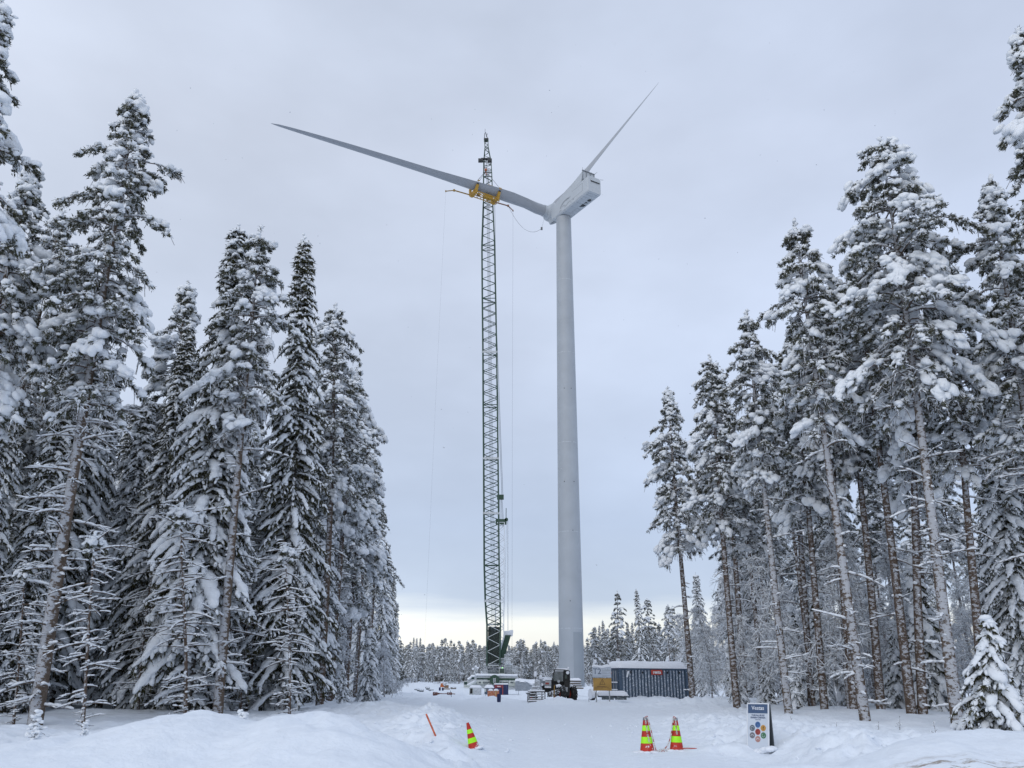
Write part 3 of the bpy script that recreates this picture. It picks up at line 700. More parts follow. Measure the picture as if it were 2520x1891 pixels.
def make_birch(seed, H=8.0, name='snowy_birch', arch=0.0, det=1.0):
    """bare fine-twigged broadleaf bent under snow and frost"""
    rng = np.random.default_rng(seed); tr = NB(); tw = NB(); sn = NB()
    t = np.linspace(0, 1, 14); tx = arch * H * t ** 2.4; tz = H * (t - .42 * min(arch, 1.2) * t ** 3.2)
    tp = np.stack([tx, .15 * np.sin(t * 4 + seed), tz], 1)
    tr.tubes(tp[None], (.009 * H * (1 - t) ** .8 + .01)[None], 7)
    nb = int(52 * det); s0 = rng.uniform(.22, 1, nb)
    b = np.stack([np.interp(s0, t, tp[:, k]) for k in range(3)], -1); az = rng.uniform(0, 6.28, nb); Lb = H * .28 * (1.15 - s0) * rng.uniform(.5, 1.2, nb) + .2
    u = np.linspace(0, 1, 5); g = np.array([0, 0, -1.])
    d = norm(np.stack([np.cos(az), np.sin(az), rng.uniform(.3, .9, nb)], -1))
    BP = b[:, None] + d[:, None] * (u[None, :, None] * Lb[:, None, None]) + g * (u[None, :, None] ** 2.2) * (Lb * rng.uniform(.5, 1.2, nb))[:, None, None]
    tr.tubes(BP, (.007 + .006 * Lb[:, None]) * (1 - .7 * u[None]), 4)
    nt = int(24 * det); bi = np.repeat(np.arange(nb), nt); q = rng.uniform(.15, 1, len(bi)); i0 = np.minimum((q * 4).astype(int), 3); f = q * 4 - i0
    c = BP[bi, i0] * (1 - f)[:, None] + BP[bi, i0 + 1] * f[:, None]
    dd = norm(rng.normal(size=(len(bi), 3)) * .7 + d[bi] * .6 + np.array([[0, 0, -.25]])); l0 = rng.uniform(.2, .6, len(bi)) * (.5 + Lb[bi] * .5)
    v = np.linspace(0, 1, 3)[None, :, None]
    FP = c[:, None] + dd[:, None] * v * l0[:, None, None] + g[None, None] * v ** 2 * (l0 * .5)[:, None, None]
    tw.tubes(FP, np.full((len(bi), 3), .010), 3)
    k = rng.random(len(bi)) < .75
    sn.blobs(FP[k, 1] + np.array([[0, 0, .015]]), dd[k], np.stack([l0 * .45, np.full(len(bi), .030), np.full(len(bi), .028)], -1)[k], rng, 0)
    n3 = 12; b3 = np.repeat(np.arange(nb), n3); q = rng.uniform(0, 1, len(b3)); i0 = np.minimum((q * 4).astype(int), 3); f = q * 4 - i0
    c3 = BP[b3, i0] * (1 - f)[:, None] + BP[b3, i0 + 1] * f[:, None]; dv = norm(BP[b3, i0 + 1] - BP[b3, i0])
    sz = rng.uniform(.03, .055, len(b3)); sn.blobs(c3 + np.array([[0, 0, .02]]), dv, np.stack([sz * 2.5, sz, sz], -1), rng, 0)
    root = empty(name)
    link('trunk', tr.mesh('trunk', M_BARKP, True), root)
    link('twigs', tw.mesh('twigs', M_TWIG, True), root)
    link('snow_load', sn.mesh('snow_load', M_TSNOW, True), root)
    root['H'] = H; root['r'] = H * .3
    return root

USED = set()
def inst(proto, label, cat, group):
    if proto.name in USED: o = copy_tree(proto)
    else: o = proto; USED.add(proto.name)
    for k in ('group',):
        if k in o: del o[k]
    return tag(o, label, cat, group)
def plant(proto, base_px, tip, Y, label, cat='tree', group=None, rz=0.0, Yt=None):
    """stand a tree with its foot on the ground at column base_px, depth Y, reaching the picture point tip"""
    b = on_ground(base_px, Y); b.z -= 0.12
    t = at(tip[0], tip[1], Yt or Y); d = t - b
    o = inst(proto, label, cat, group)
    H = o['H']; o.location = b
    q = d.to_track_quat('Z', 'Y'); 
    # keep the heading free: lean first, then spin round the trunk
    lean = Vector((0, 0, 1)).rotation_difference(d)
    o.rotation_mode = 'QUATERNION'
    o.rotation_quaternion = lean @ Matrix.Rotation(rz, 3, 'Z').to_quaternion()
    k = d.length / H; o.scale = (k, k, k)
    return o
def scatter(proto, x, y, sc, rz, label, cat, group, lean=(0, 0)):
    o = inst(proto, label, cat, group)
    o.rotation_mode = 'XYZ'
    o.location = (x, y, gzf(x, y) - .12); o.rotation_euler = (lean[0], lean[1], rz); o.scale = (sc, sc, sc)
    return o
# ------------------------------------------------------------------ the forest
K22 = 2520 / 2212.0
def q(x, y): return (x * K22, y * K22)
rnd = random.Random(7)
pA = make_pine(11, 24, .44, ((0, 1.5), (.25, 1.8), (.5, 1.8), (.72, 1.55), (.78, 1.4), (.83, .75), (.92, .45), (1, .1)), snowy=1.0, bark=M_BARKP, dead=80, heavy=.22, det=1.05)
pB = make_pine(12, 22, .30, ((0, 1.0), (.3, 1.6), (.7, 1.3), (.85, .7), (.93, .4), (1, .1)), snowy=1.1, dead=10, heavy=.3)
pC = make_pine(13, 21, .48, ((0, 1.2), (.3, 1.9), (.6, 1.5), (.78, 1.0), (.88, .5), (1, .1)), snowy=1.05, dead=14)
pD = make_pine(14, 22, .57, ((0, 1.3), (.25, 1.9), (.55, 1.9), (.78, 1.1), (.9, .5), (1, .1)), snowy=.95, dead=16)
pE = make_pine(15, 25, .50, ((0, 1.8), (.3, 2.7), (.5, 2.7), (.66, 2.5), (.73, 1.2), (.80, 1.9), (.88, 1.3), (.95, .7), (1, .35)), snowy=1.0, bark=M_BARKP, dead=36, heavy=.35, det=1.1)
pF = make_pine(16, 22, .54, ((0, 1.3), (.3, 1.7), (.6, 1.5), (.75, 1.1), (.88, .6), (1, .1)), snowy=.95, bark=M_BARKP, dead=30)
pG = make_pine(17, 23, .50, ((0, 1.5), (.3, 2.3), (.6, 1.7), (.72, .9), (.78, 1.5), (.87, .8), (.94, .5), (1, .15)), snowy=.9, dead=12)
sA = make_spruce(21, 23, ((0, 1.6), (.12, 1.95), (.35, 1.8), (.6, 1.3), (.8, .8), (.93, .5), (1, .12)), low=.04, snowy=.72, green=1.6, dead=.10)
sB = make_spruce(22, 22, ((0, 1.8), (.15, 2.2), (.4, 1.9), (.65, 1.35), (.85, .85), (.95, .6), (1, .3)), low=.03, snowy=1.0, green=1.4, dead=.12)
sE = make_pine(25, 10, .93, ((0, .7), (1, .15)), snowy=1.1, dead=95, rbase=.0075, name='bare_spruce', frosty=0)
pT = make_pine(26, 22, .60, ((0, 1.1), (.3, 1.6), (.7, 1.3), (.9, .6), (1, .1)), snowy=.9, dead=34, rbase=.0062)
sC = make_spruce(23, 6, ((0, 1.3), (.15, 1.25), (.5, .8), (.8, .35), (1, .08)), low=.03, snowy=1.1, dead=0, rbase=.011, name='young_spruce', det=1.3)
sD = make_spruce(24, 4.2, ((0, 1.9), (.25, 1.6), (.6, .95), (.85, .45), (1, .1)), low=.06, snowy=1.15, dead=0, rbase=.012, name='young_spruce', det=1.0, green=1.8)
bA = make_birch(31, 9, arch=.15)
bB = make_birch(32, 7.5, arch=.75)
bC = make_birch(33, 13, arch=.08, det=1.2)

GL, GR = 'tall trees lining the left side of the clearing', 'tall trees lining the right side of the clearing'
def nat(t, basey=1535):
    return 1106 + (t[0] - 1106) * (basey + 3918) / (t[1] + 3918)
KEY = [
 (pB, None, (5, 30), 20, 'snow-caked pine cut off by the left picture edge, reaching nearly to the upper corner', 0, GL),
 (pC, None, (60, 345), 26, 'pine with a knobbly snow spire, second tree top from the left edge', 1, GL),
 (pD, None, (130, 450), 34, 'narrow pine tip just left of the biggest left-side pine', 2, GL),
 (pA, 75, (295, 205), 27, 'biggest pine on the left, pale snow-plastered trunk and one long branch jutting left', 2.6, GL),
 (pC, None, (430, 620), 42, 'lower rounded pine between the big left pine and the twin tops', 3, GL),
 (sB, 400, (520, 490), 34, 'drooping spruce with a rounded snow cap, left one of the twin tops', 1, GL),
 (pF, 470, (560, 495), 33, 'slender pine with pale trunk, right one of the twin tops', 4, GL),
 (sA, 612, (655, 508), 38, 'dark pointed spruce standing free against the sky with clear snow shelves', .5, GL),
 (pG, 690, (728, 662), 46, 'pine just right of the dark pointed spruce', 5, GL),
 (pC, None, (765, 790), 55, 'pine second to the right of the dark pointed spruce', .7, GL),
 (pB, None, (788, 895), 66, 'pine third to the right of the dark pointed spruce', 1.7, GL),
 (pD, None, (800, 990), 78, 'pine fourth to the right of the dark pointed spruce', 2.7, GL),
 (pG, None, (816, 1080), 92, 'pine fifth to the right of the dark pointed spruce', 3.7, GL),
 (sB, None, (836, 1170), 110, 'spruce at the far end of the left tree row, sixth past the dark spruce', 4.7, GL),
 (sA, None, (850, 1240), 130, 'spruce at the far end of the left tree row, next to last', 5.7, GL),
 (sB, None, (857, 1300), 155, 'last and lowest spruce of the left tree row beside the open sky', .2, GL),
 (pC, 1497, (1448, 835), 60, 'leftmost pine of the right side, its thin trunk crossing the end of the blue container', 1, GR),
 (pG, 1592, (1530, 770), 48, 'second pine from the left in the right side row', 2, GR),
 (pD, 1609, (1563, 830), 56, 'thin-topped pine hidden behind the second pine of the right side row', 3, GR),
 (pF, 1704, (1610, 675), 40, 'third pointed pine of the right side row, with a pale bare trunk', 4, GR),
 (pD, 1754, (1700, 740), 48, 'dark-trunked pine behind and right of the third pointed pine', 5, GR),
 (pC, 1781, (1712, 690), 43, 'grey-trunked pine left of the narrow tall pine', .3, GR),
 (pD, 1845, (1765, 650), 42, 'dark slim pine trunk leaning just left of the plastered pale trunk', 1.3, GR),
 (pF, 1869, (1716, 483), 33, 'tall narrow pine with a snow-plastered trunk, left of the biggest right-side pine', 2.3, GR),
 (pG, 1903, (1800, 600), 42, 'dark slim pine right of the plastered pale trunk', 3.3, GR),
 (pD, 1969, (1850, 540), 38, 'dark brown pine trunk between the two biggest pale trunks', 4.3, GR),
 (pC, 1993, (1930, 560), 38, 'grey pine trunk close behind the dark brown one', 5.3, GR),
 (pE, 2070, (1893, 315), 31, 'biggest pine on the right with a broad laden crown and white plastered trunk', .8, GR),
 (pG, 2130, (2040, 560), 34, 'pine shouldering out right of the biggest right-side pine', 1.8, GR),
 (pA, 2300, (2140, 385), 30, 'pointed pine top second from the right edge', 4.8, GR),
 (pB, 2640, (2238, 60), 24, 'near pine cut off by the right picture edge, its branches poking in from the side', 3.8, GR),
 (sB, 2240, (2120, 830), 37, 'drooping dark spruce behind the small snow-buried spruce at the right', 2, GR),
 (pC, 2330, (2190, 560), 36, 'pine crown behind the pointed top second from the right edge', 2.2, GR),
 (sB, None, (232, 640), 36, 'spruce filling the gap right of the biggest left-side pine trunk', 2, GL),
 (sA, None, (70, 640), 31, 'spruce behind and left of the biggest left-side pine', 3, GL),
 (sB, None, (325, 860), 39, 'spruce between the big left pine and the drooping capped spruce', 4, GL),
 (sB, None, (10, 760), 27, 'lower spruce at the very left edge', 5, GL),
 (sA, None, (160, 760), 33, 'dark spruce behind the biggest left-side trunk', 6, GL),
 (sE, 180, (205, 1150), 26, 'half bare spruce with level snow shelves right of the biggest left-side trunk', 1, 'half bare spruces with snow shelves'),
 (sE, 400, (415, 1090), 31, 'half bare spruce with long level snow shelves left of the slender pale trunk', 2, 'half bare spruces with snow shelves'),
 (sE, 625, (635, 1180), 34, 'half bare spruce below the dark pointed spruce', 3, 'half bare spruces with snow shelves'),
 (sE, 30, (60, 1220), 27, 'half bare spruce left of the biggest left-side trunk', 4, 'half bare spruces with snow shelves'),
 (sE, 520, (530, 1200), 37, 'half bare spruce between the slender pale trunk and the dark pointed spruce', 5, 'half bare spruces with snow shelves'),
 (sE, 300, (312, 1180), 35, 'half bare spruce midway between the two pale left-side trunks', 6, 'half bare spruces with snow shelves'),
 (sB, 2235, (2215, 800), 42, 'drooping spruce at the right edge behind the small snow-buried spruce', 3, GR),
 (sA, 2170, (2120, 1010), 46, 'dark spruce seen between the biggest right-side pine and the picture edge', 1, GR),
 (pT, 2020, (1960, 830), 45, 'thin dark pine between the two grey trunks and the biggest right-side trunk', 4, GR),
 # young trees
 (sD, 2150, (2132, 1340), 25, 'small snow-buried spruce standing at the edge of the wood on the right', .4, 'young spruces under the tall trees'),
 (sC, 1600, (1568, 1395), 52, 'young spruce at the foot of the second pine of the right side', 1.4, 'young spruces under the tall trees'),
 (sC, 1660, (1650, 1405), 50, 'young spruce just left of the third pale pine trunk on the right', 2.4, 'young spruces under the tall trees'),
 (sC, 1722, (1716, 1413), 47, 'young spruce just right of the third pale pine trunk on the right', 3.4, 'young spruces under the tall trees'),
 (sC, 1830, (1813, 1361), 50, 'young spruce left of the plastered pale trunk on the right', 4.4, 'young spruces under the tall trees'),
 (sC, 1940, (1931, 1343), 48, 'young spruce in the gap before the dark brown pine trunk', 5.4, 'young spruces under the tall trees'),
 (sC, 742, (739, 1437), 44, 'young spruce below the pine right of the dark pointed spruce', .9, 'young spruces under the tall trees'),
 (sC, 796, (798, 1362), 55, 'young spruce at the right end of the left wood, by the track', 1.9, 'young spruces under the tall trees'),
]
for pr, bx_, tip, Y, lab, rz, grp in KEY:
    if bx_ is None: bx_ = nat(tip)
    plant(pr, bx_ * K22, q(*tip), Y, lab, 'tree', grp, rz)
plant(bB, 962, (985, 1630), 78, 'frosted birch bent over in an arch beside the far left trees', 'tree', 'frosted birches', 0)
plant(bA, 945, (950, 1560), 70, 'upright frosted birch at the end of the left wood', 'tree', 'frosted birches', 2)
plant(bC, 1800, (1790, 1300), 78, 'bare frosted birch with fine twigs between the right-hand pine trunks', 'tree', 'frosted birches', 1)
plant(bA, 1712, (1700, 1500), 84, 'low frosted birch behind the right end of the blue container', 'tree', 'frosted birches', 3)
plant(bA, 1890, (1885, 1480), 66, 'frosted birch right of the third pale pine trunk', 'tree', 'frosted birches', 4)
plant(bB, 2150, (2140, 1440), 55, 'arching frosted birch among the trunks left of the biggest right-side pine', 'tree', 'frosted birches', 2)

def scat(n, yr, xf, protos, hr, label, group, seed, mind=2.0, extra=None):
    rr = random.Random(seed); pts = []; tries = 0
    while len(pts) < n and tries < 20000:
        tries += 1
        y = rr.uniform(*yr) if extra is None else extra(rr)
        lo, hi = xf(y); x = rr.uniform(lo, hi)
        if any((x - a) ** 2 + (y - b) ** 2 < mind * mind for a, b in pts): continue
        pts.append((x, y))
    for x, y in pts:
        p = rr.choice(protos); sc = rr.uniform(*hr) / p['H']
        scatter(p, x, y, sc, rr.uniform(0, 6.28), label[p.name.split('.')[0]] if isinstance(label, dict) else label, 'tree', group, (rr.gauss(0, .012), rr.gauss(0, .012)))
def side_l(w0, w1): return lambda y: (float(max(edgeL(y) - w1, -.64 * y - 4)), float(edgeL(y) - w0))
def side_r(w0, w1): return lambda y: (float(edgeR(y) + w0), float(min(edgeR(y) + w1, .64 * y + 4)))
LL = {'bare_spruce': 'half bare snowy spruce inside the wood left of the clearing', 'snowy_pine': 'snow-laden pine standing inside the wood left of the clearing', 'snowy_spruce': 'snow-laden spruce standing inside the wood left of the clearing',
      'young_spruce': 'young snow-laden spruce inside the wood left of the clearing'}
LR = {'snowy_pine': 'snow-laden pine standing inside the wood right of the clearing', 'snowy_spruce': 'snow-laden spruce standing inside the wood right of the clearing',
      'young_spruce': 'young snow-laden spruce inside the wood right of the clearing'}
if 1: scat(44, (37, 75), side_l(1.0, 30), [sB, sA, pC, pB, pD, sB], (16, 20), LL, 'trees inside the left wood', 5, 2.4)
if 1: scat(24, (75, 150), side_l(1.0, 16), [sB, sA, pC, pB], (17, 20), LL, 'trees inside the left wood', 6, 2.4)
if 1: scat(24, (33, 60), side_l(0.5, 24), [sC, sC, sE], (5, 9), LL, 'young spruces inside the left wood', 8, 2.0)
if 1: scat(30, (46, 84), side_r(2, 30), [pT, pD, pT, pT, sB, pT], (15, 19), LR, 'trees inside the right wood', 15, 2.8)
if 1: scat(30, (86, 150), side_r(0, 34), [pC, pD, sB, sA, pB], (13.5, 18), LR, 'trees inside the right wood', 16, 2.8)
if 1: scat(24, (40, 80), side_r(1, 30), [sC, sC, sB], (3.5, 8), {'young_spruce': LR['young_spruce'], 'snowy_spruce': 'low full-skirted snowy spruce under the pines right of the clearing'}, 'young spruces inside the right wood', 18, 2.2)
scat(34, (42, 92), side_r(1.0, 30), [bA, bC], (5, 11), 'frosted birch with fine white twigs inside the right wood', 'frosted birches inside the right wood', 28, 2.2)
scat(12, (40, 80), side_l(.6, 16), [bA, bC], (5, 9), 'frosted birch with fine white twigs inside the left wood', 'frosted birches inside the left wood', 29, 2.2)
scat(26, (37, 62), side_l(.8, 22), [sE, sE, pT], (8, 12), {'bare_spruce': 'half bare snowy trunk with level branches inside the left wood', 'snowy_pine': 'thin snow-laden pine inside the left wood'}, 'thin trunks inside the left wood', 30, 1.8)
# lighter versions for the far side of the clearing
fP = make_pine(41, 17, .26, ((0, 1.3), (.3, 2.1), (.65, 1.5), (.85, .9), (1, .2)), snowy=.95, det=.45, tuft=2.0, dead=6, name='distant_pine')
fQ = make_pine(42, 16, .30, ((0, 1.3), (.3, 1.9), (.7, 1.6), (.9, .9), (1, .3)), snowy=1.0, det=.45, tuft=2.0, dead=6, name='distant_pine')
fS = make_spruce(43, 17, ((0, 1.5), (.15, 1.8), (.4, 1.5), (.7, .9), (.92, .4), (1, .1)), snowy=.8, det=.45, green=1.8, name='distant_spruce')
LF = {'distant_pine': 'distant frosted pine in the wood beyond the crane', 'distant_spruce': 'distant frosted spruce in the wood beyond the crane'}
LM = {'distant_pine': 'frosted pine in the wood behind the container and the tower foot', 'distant_spruce': 'frosted spruce in the wood behind the container and the tower foot'}
def colx(a, b): return lambda y: ((a - 1260) / FPX * y * .95, (b - 1260) / FPX * y * .95)
if 1: scat(60, (300, 322), colx(955, 1460), [fP, fS, fQ, fS, fS], (9, 16), LF, 'far wood beyond the crane', 51, 1.7)
if 1: scat(44, (322, 345), colx(950, 1460), [fP, fQ, fS], (13, 17), LF, 'far wood beyond the crane', 52, 1.9)
if 1: scat(34, (350, 390), colx(940, 1470), [fP, fQ], (14, 18), LF, 'far wood beyond the crane', 53, 2.4)
if 1: scat(44, (200, 240), colx(1446, 1900), [fP, fQ, fS, fP], (12, 17), LM, 'wood behind the container', 61, 2.2)
if 1: scat(34, (262, 290), colx(1430, 1760), [fP, fQ, fS], (14, 18), LM, 'wood behind the container', 62, 2.2)
# the mass of wood further back, one body of small trees
def wood_mass(name, spots, seed):
    rng = np.random.default_rng(seed); nd, sn, tk = NB(), NB(), NB()
    for (x, y, h) in spots:
        z0 = gzf(x, y); r0 = h * rng.uniform(.09, .13); n = 24
        t = rng.uniform(.08, 1, n) ** .8; a = rng.uniform(0, 6.28, n); rr = r0 * (1.05 - t) ** .7 * rng.uniform(.3, 1.1, n)
        C = np.stack([x + np.cos(a) * rr, y + np.sin(a) * rr, z0 + h * t], -1); D = np.stack([np.cos(a), np.sin(a), -.5 + 0 * a], -1)
        sn.blobs(C, D, np.stack([rng.uniform(.3, .8, n), rng.uniform(.2, .45, n), rng.uniform(.12, .3, n)], -1), rng, 0)
        m = 230; t = rng.uniform(.02, 1, m); a = rng.uniform(0, 6.28, m); rr = r0 * (1.05 - t) ** .7 * rng.uniform(0, 1, m)
        C = np.stack([x + np.cos(a) * rr, y + np.sin(a) * rr, z0 + h * t], -1)
        nd.blades(C, rng.normal(size=(m, 3)) + np.array([[0, 0, -.5]]), rng.uniform(.5, 1.1, m), rng.uniform(.2, .45, m), rng)
        tk.tubes(np.array([[[x, y, z0 - .3], [x, y, z0 + h]]]), np.array([[.16, .03]]), 4)
    root = empty(name); root['kind'] = 'stuff'; root['label'] = 'far-off frosted wood closing the view behind the nearer trees'; root['category'] = 'wood'
    for nm, b, m, sm in (('trunks', tk, M_SBARK, True), ('crowns', nd, M_PINE, False), ('snow_load', sn, M_TSNOW, True)):
        o = link(nm, b.mesh(nm, m, sm), root); o['kind'] = 'stuff'
    return root
_r = random.Random(3); spots = []
for k in range(1900):
    y = _r.uniform(395, 520); px_ = _r.uniform(860, 2100); spots.append(((px_ - 1260) / FPX * y * .95, y, _r.uniform(11, 16.5) * (y / 420)))
for k in range(260):
    y = _r.uniform(150, 330); x = _r.uniform(float(edgeL(y)) - 60, float(edgeL(y)) - 14); spots.append((x, y, _r.uniform(14, 19)))
wood_mass('far_wood', spots, 9)
LTALL = [((1330, 1278), 205, fP), ((1375, 1272), 200, fS), ((1400, 1295), 210, fQ), ((1302, 1340), 215, fS), ((1450, 1310), 190, fP), ((1478, 1330), 180, fQ)]
TL = ['tall frosted pine behind the yellow warning sign, left of the dark far spruce', 'tallest dark spruce in the wood behind the container', 'frosted pine just right of the tallest dark far spruce',
      'pointed spruce nearest the right side of the turbine tower', 'frosted pine behind the middle of the container roof', 'frosted pine behind the right half of the container roof']
for (tp_, Y, p), lb in zip(LTALL, TL):
    plant(p, (1106 + (tp_[0] - 1106) * (1490 + 3918) / (tp_[1] + 3918)) * K22, q(*tp_), Y, lb, 'tree', 'wood behind the container', rnd.uniform(0, 6))
for p in (pT, sE, pA, pB, pC, pD, pE, pF, pG, sA, sB, sC, sD, bA, bB, bC, fP, fQ, fS):
    assert p.name in USED, p.name
# ------------------------------------------------------------------ wind turbine
M_TOWER = mat('tower_paint', (0.35, 0.385, 0.425), 0.45, var=0.07, vscale=0.22, spec=0.4)
M_TSHADE = mat('tower_shade_patch', (0.29, 0.325, 0.36), 0.5, var=0.03, vscale=0.3)  # darkened tower colour for the shadow painted on its foot
M_NAC = mat('nacelle_paint', (0.44, 0.48, 0.52), 0.45, var=0.04, vscale=0.6)
M_BLADE = mat('blade_paint', (0.31, 0.335, 0.37), 0.4, var=0.03, vscale=0.3)
M_DARK = mat('dark_metal', (0.035, 0.04, 0.045), 0.5, var=0.2)
M_SEAM = mat('seam_grey', (0.22, 0.245, 0.27), 0.6, var=0.1)
D_T = 193.0
tb = Vector((0, D_T, gzf(14.5, D_T) - 1.0))
pt = at(1389, 530, D_T); pb = at(1404, 1686, D_T)
tx = pt.x * .55 + pb.x * .45
TOP = Vector((tx, D_T, pt.z - 1.2)); FOOT = Vector((tx, D_T, tb.z))
turb = empty('wind_turbine', FOOT, 'tall pale grey wind turbine with two blades mounted, rising behind the site', 'wind turbine')
Ht = TOP.z - FOOT.z
b = MB(); rings = []
rb, rt = 2.88, 2.03
zs_ = [0, .12, .25, .4, .55, .7, .85, 1.0]
for u_ in zs_:
    r_ = rb + (rt - rb) * (u_ ** 1.15)
    rings.append([Vector((math.cos(t) * r_, math.sin(t) * r_, u_ * Ht)) for t in np.linspace(0, 2 * math.pi, 65)[:-1]])
tower = b.loft(rings).build('tower', M_TOWER, turb)
b = MB()
for zz in (14, 36, 58, 82, 103):   # weld and flange joints between the tower sections
    u_ = zz / Ht; r_ = rb + (rt - rb) * (u_ ** 1.15) + .012
    b.tube([(0, 0, zz - .07), (0, 0, zz + .07)], r_, 64, False)
b.build('section_seam', mat('seam_pale', (.43, .47, .51), .5, var=.3, vscale=3), tower)
b = MB()   # shadow low on the right-hand front, put in as a darker colour
r_ = rb + .008; A0, A1 = math.radians(-84), math.radians(-30)
vs = []; n = 14
for k in range(n + 1):
    a_ = A0 + (A1 - A0) * k / n
    for zz in (0, 13.2): 
        rr = rb + (rt - rb) * ((zz / Ht) ** 1.15) + .012; vs.append((math.cos(a_) * rr, math.sin(a_) * rr, zz))
b.add(vs, [(2 * k, 2 * k + 2, 2 * k + 3, 2 * k + 1) for k in range(n)], True)
b.build('shade_patch', M_TSHADE, tower)
b = MB()
for zz, az_ in ((48, -115), (48, -62), (36.2, -75), (72, -108), (72, -66), (20, -95)):
    u_ = zz / Ht; r_ = rb + (rt - rb) * (u_ ** 1.15); a_ = math.radians(az_)
    b.cyl((math.cos(a_) * r_, math.sin(a_) * r_, zz), (math.cos(a_), math.sin(a_), 0), .11, .12, 8)
b.build('plug', M_DARK, tower)

# axes: n points from hub to the nacelle's tail, u along the level blade
nx = Vector((.515, -.857, 0)).normalized(); ux = Vector((-.857, -.515, 0)).normalized(); zx = Vector((0, 0, 1))
NM = Matrix(((nx.x, -ux.x, 0), (nx.y, -ux.y, 0), (0, 0, 1))).to_4x4()   # local x = tail-ward, local y = to the right of that, z up
TR = Ht                                               # nacelle frame origin in turbine space: tower top
NT = Matrix.Translation((0, 0, TR)) @ NM
W2 = 2.1
b = MB()
def nsec(x, zb, ztop, w_, ch=.35):
    return [Vector((x, -w_, zb + ch)), Vector((x, -w_ + ch, zb)), Vector((x, w_ - ch, zb)), Vector((x, w_, zb + ch)), Vector((x, w_, ztop - ch * 1.6)), Vector((x, w_ - ch * 1.6, ztop)), Vector((x, -w_ + ch * 1.6, ztop)), Vector((x, -w_, ztop - ch * 1.6))]
secs = [nsec(-3.7, 1.3, 5.0, 1.6, .5), nsec(-3.0, .6, 5.2, 1.9, .45), nsec(-1.5, .2, 5.3, W2), nsec(4, .2, 5.35, W2), nsec(13.9, .2, 5.2, W2, .3), nsec(14.4, .35, 5.05, W2 - .12, .3)]
nac = b.loft(secs, True, False, M=NT).build('nacelle', M_NAC, turb)
b = MB()    # roof fairing that rises to the cooler
for sgn in (-1,):
    pts = [(-2.5, 5.0), (11.0, 5.2), (11.7, 8.0), (11.3, 8.0), (8.0, 7.1), (2.5, 5.95)]
    b.prism(pts, -1.75, 1.75, 'XZ', NT)
b.build('roof_fairing', M_NAC, nac)
b = MB()
for yy in (-1.9, -.65, .65, 1.9): b.box((11.9, yy, 6.6), (.16, .16, 3.0), M=NT)
b.box((11.9, 0, 8.1), (.35, 4.1, .16), M=NT); b.box((11.9, 0, 5.3), (.3, 4.0, .14), M=NT)
for yy, hh in ((-1.9, .9), (-1.1, .8), (.3, .8), (1.0, .35)): b.tube([(11.9, yy, 8.1), (11.9, yy, 8.1 + hh)], .045, 6, M=NT)
b.tube([(11.9, 1.9, 8.1), (12.5, 2.5, 8.7)], .05, 6, M=NT); b.tube([(14.2, 1.9, 5.1), (14.5, 2.9, 5.2)], .05, 6, M=NT)
cool = b.build('cooler_frame', M_SEAM, nac)
b = MB(); b.box((11.75, 0, 6.7), (.1, 3.8, 2.6), M=NT); b.build('cooler_panel', M_NAC, cool)
b = MB(); b.box((14.45, .15, 3.9), (.4, 2.8, .5), M=NT); b.build('tail_vent', M_NAC, nac)
b = MB(); b.box((14.5, .15, 3.55), (.3, 2.8, .18), M=NT); b.build('tail_vent_slot', M_DARK, nac)
b = MB()
for xx in (3.2, 6.0, 8.4, 10.4, 11.6, 12.8, 13.6): b.box((xx, 0, .198), (.06, 3.3, .02), M=NT)
b.box((4.8, .2, .197), (3.4, .05, .02), M=NT)
for z0_, x0_, x1_ in ((4.0, 7.2, 11.9), (1.7, 5.6, 11.9)): b.box(((x0_ + x1_) / 2, -W2 - .005, z0_), (x1_ - x0_, .02, .06), M=NT)
b.box((11.9, -W2 - .005, 2.85), (.06, .02, 2.3), M=NT)
b.build('panel_seam', M_SEAM, nac)
b = MB()   # dark hatch openings in the belly
b.prism([(7.0, .3), (8.6, .3), (8.6, 1.35), (7.7, 1.35)], .16, .19, 'XY', NT)
b.prism([(8.95, .4), (9.9, .5), (9.6, 1.3)], .16, .19, 'XY', NT)
b.prism([(10.9 + .6 * math.cos(t), .8 + .5 * math.sin(t)) for t in np.linspace(0, 2 * math.pi, 17)[:-1]], .16, .19, 'XY', NT)
b.build('belly_hatch', M_DARK, nac)
b = MB()   # wave emblem on the flank: flowing strokes over lettering-like marks
def stroke(pts, wd):
    vs, fs = [], []
    for k, (x_, z_) in enumerate(pts):
        x2, z2 = pts[min(k + 1, len(pts) - 1)]; x1, z1 = pts[max(k - 1, 0)]
        d = Vector((x2 - x1, z2 - z1)).normalized(); nn = Vector((-d.y, d.x)) * wd / 1.5
        vs += [(x_ + nn.x + .8, -2.115, z_ * 1.15 + nn.y), (x_ - nn.x + .8, -2.115, z_ * 1.15 - nn.y)]
    fs = [(2 * k, 2 * k + 1, 2 * k + 3, 2 * k + 2) for k in range(len(pts) - 1)]
    b.add(vs, fs, False, NT)
for o_ in (0, .28):
    stroke([(.6 + o_ + 1.9 * (1 - math.cos(t)) + .35 * t, 1.5 + 1.25 * math.sin(t * .9) - o_ * .7) for t in np.linspace(0, 2.4, 16)], .13)
stroke([(3.6 + .25 * k, 2.35 + .06 * k + .25 * math.sin(k * .7)) for k in range(9)], .13)
stroke([(1.6, 1.5), (2.4, 1.62), (3.1, 1.4)], .1); stroke([(2.6, 1.0), (3.6, 1.1), (4.4, 1.4), (5.2, 1.5)], .12)
stroke([(.2, .7), (.7, .95), (1.2, .7)], .12); stroke([(5.6, .95), (5.9, 1.1)], .16); stroke([(6.6, 1.15), (7.1, 1.25)], .18)
b.build('emblem', M_SEAM, nac)

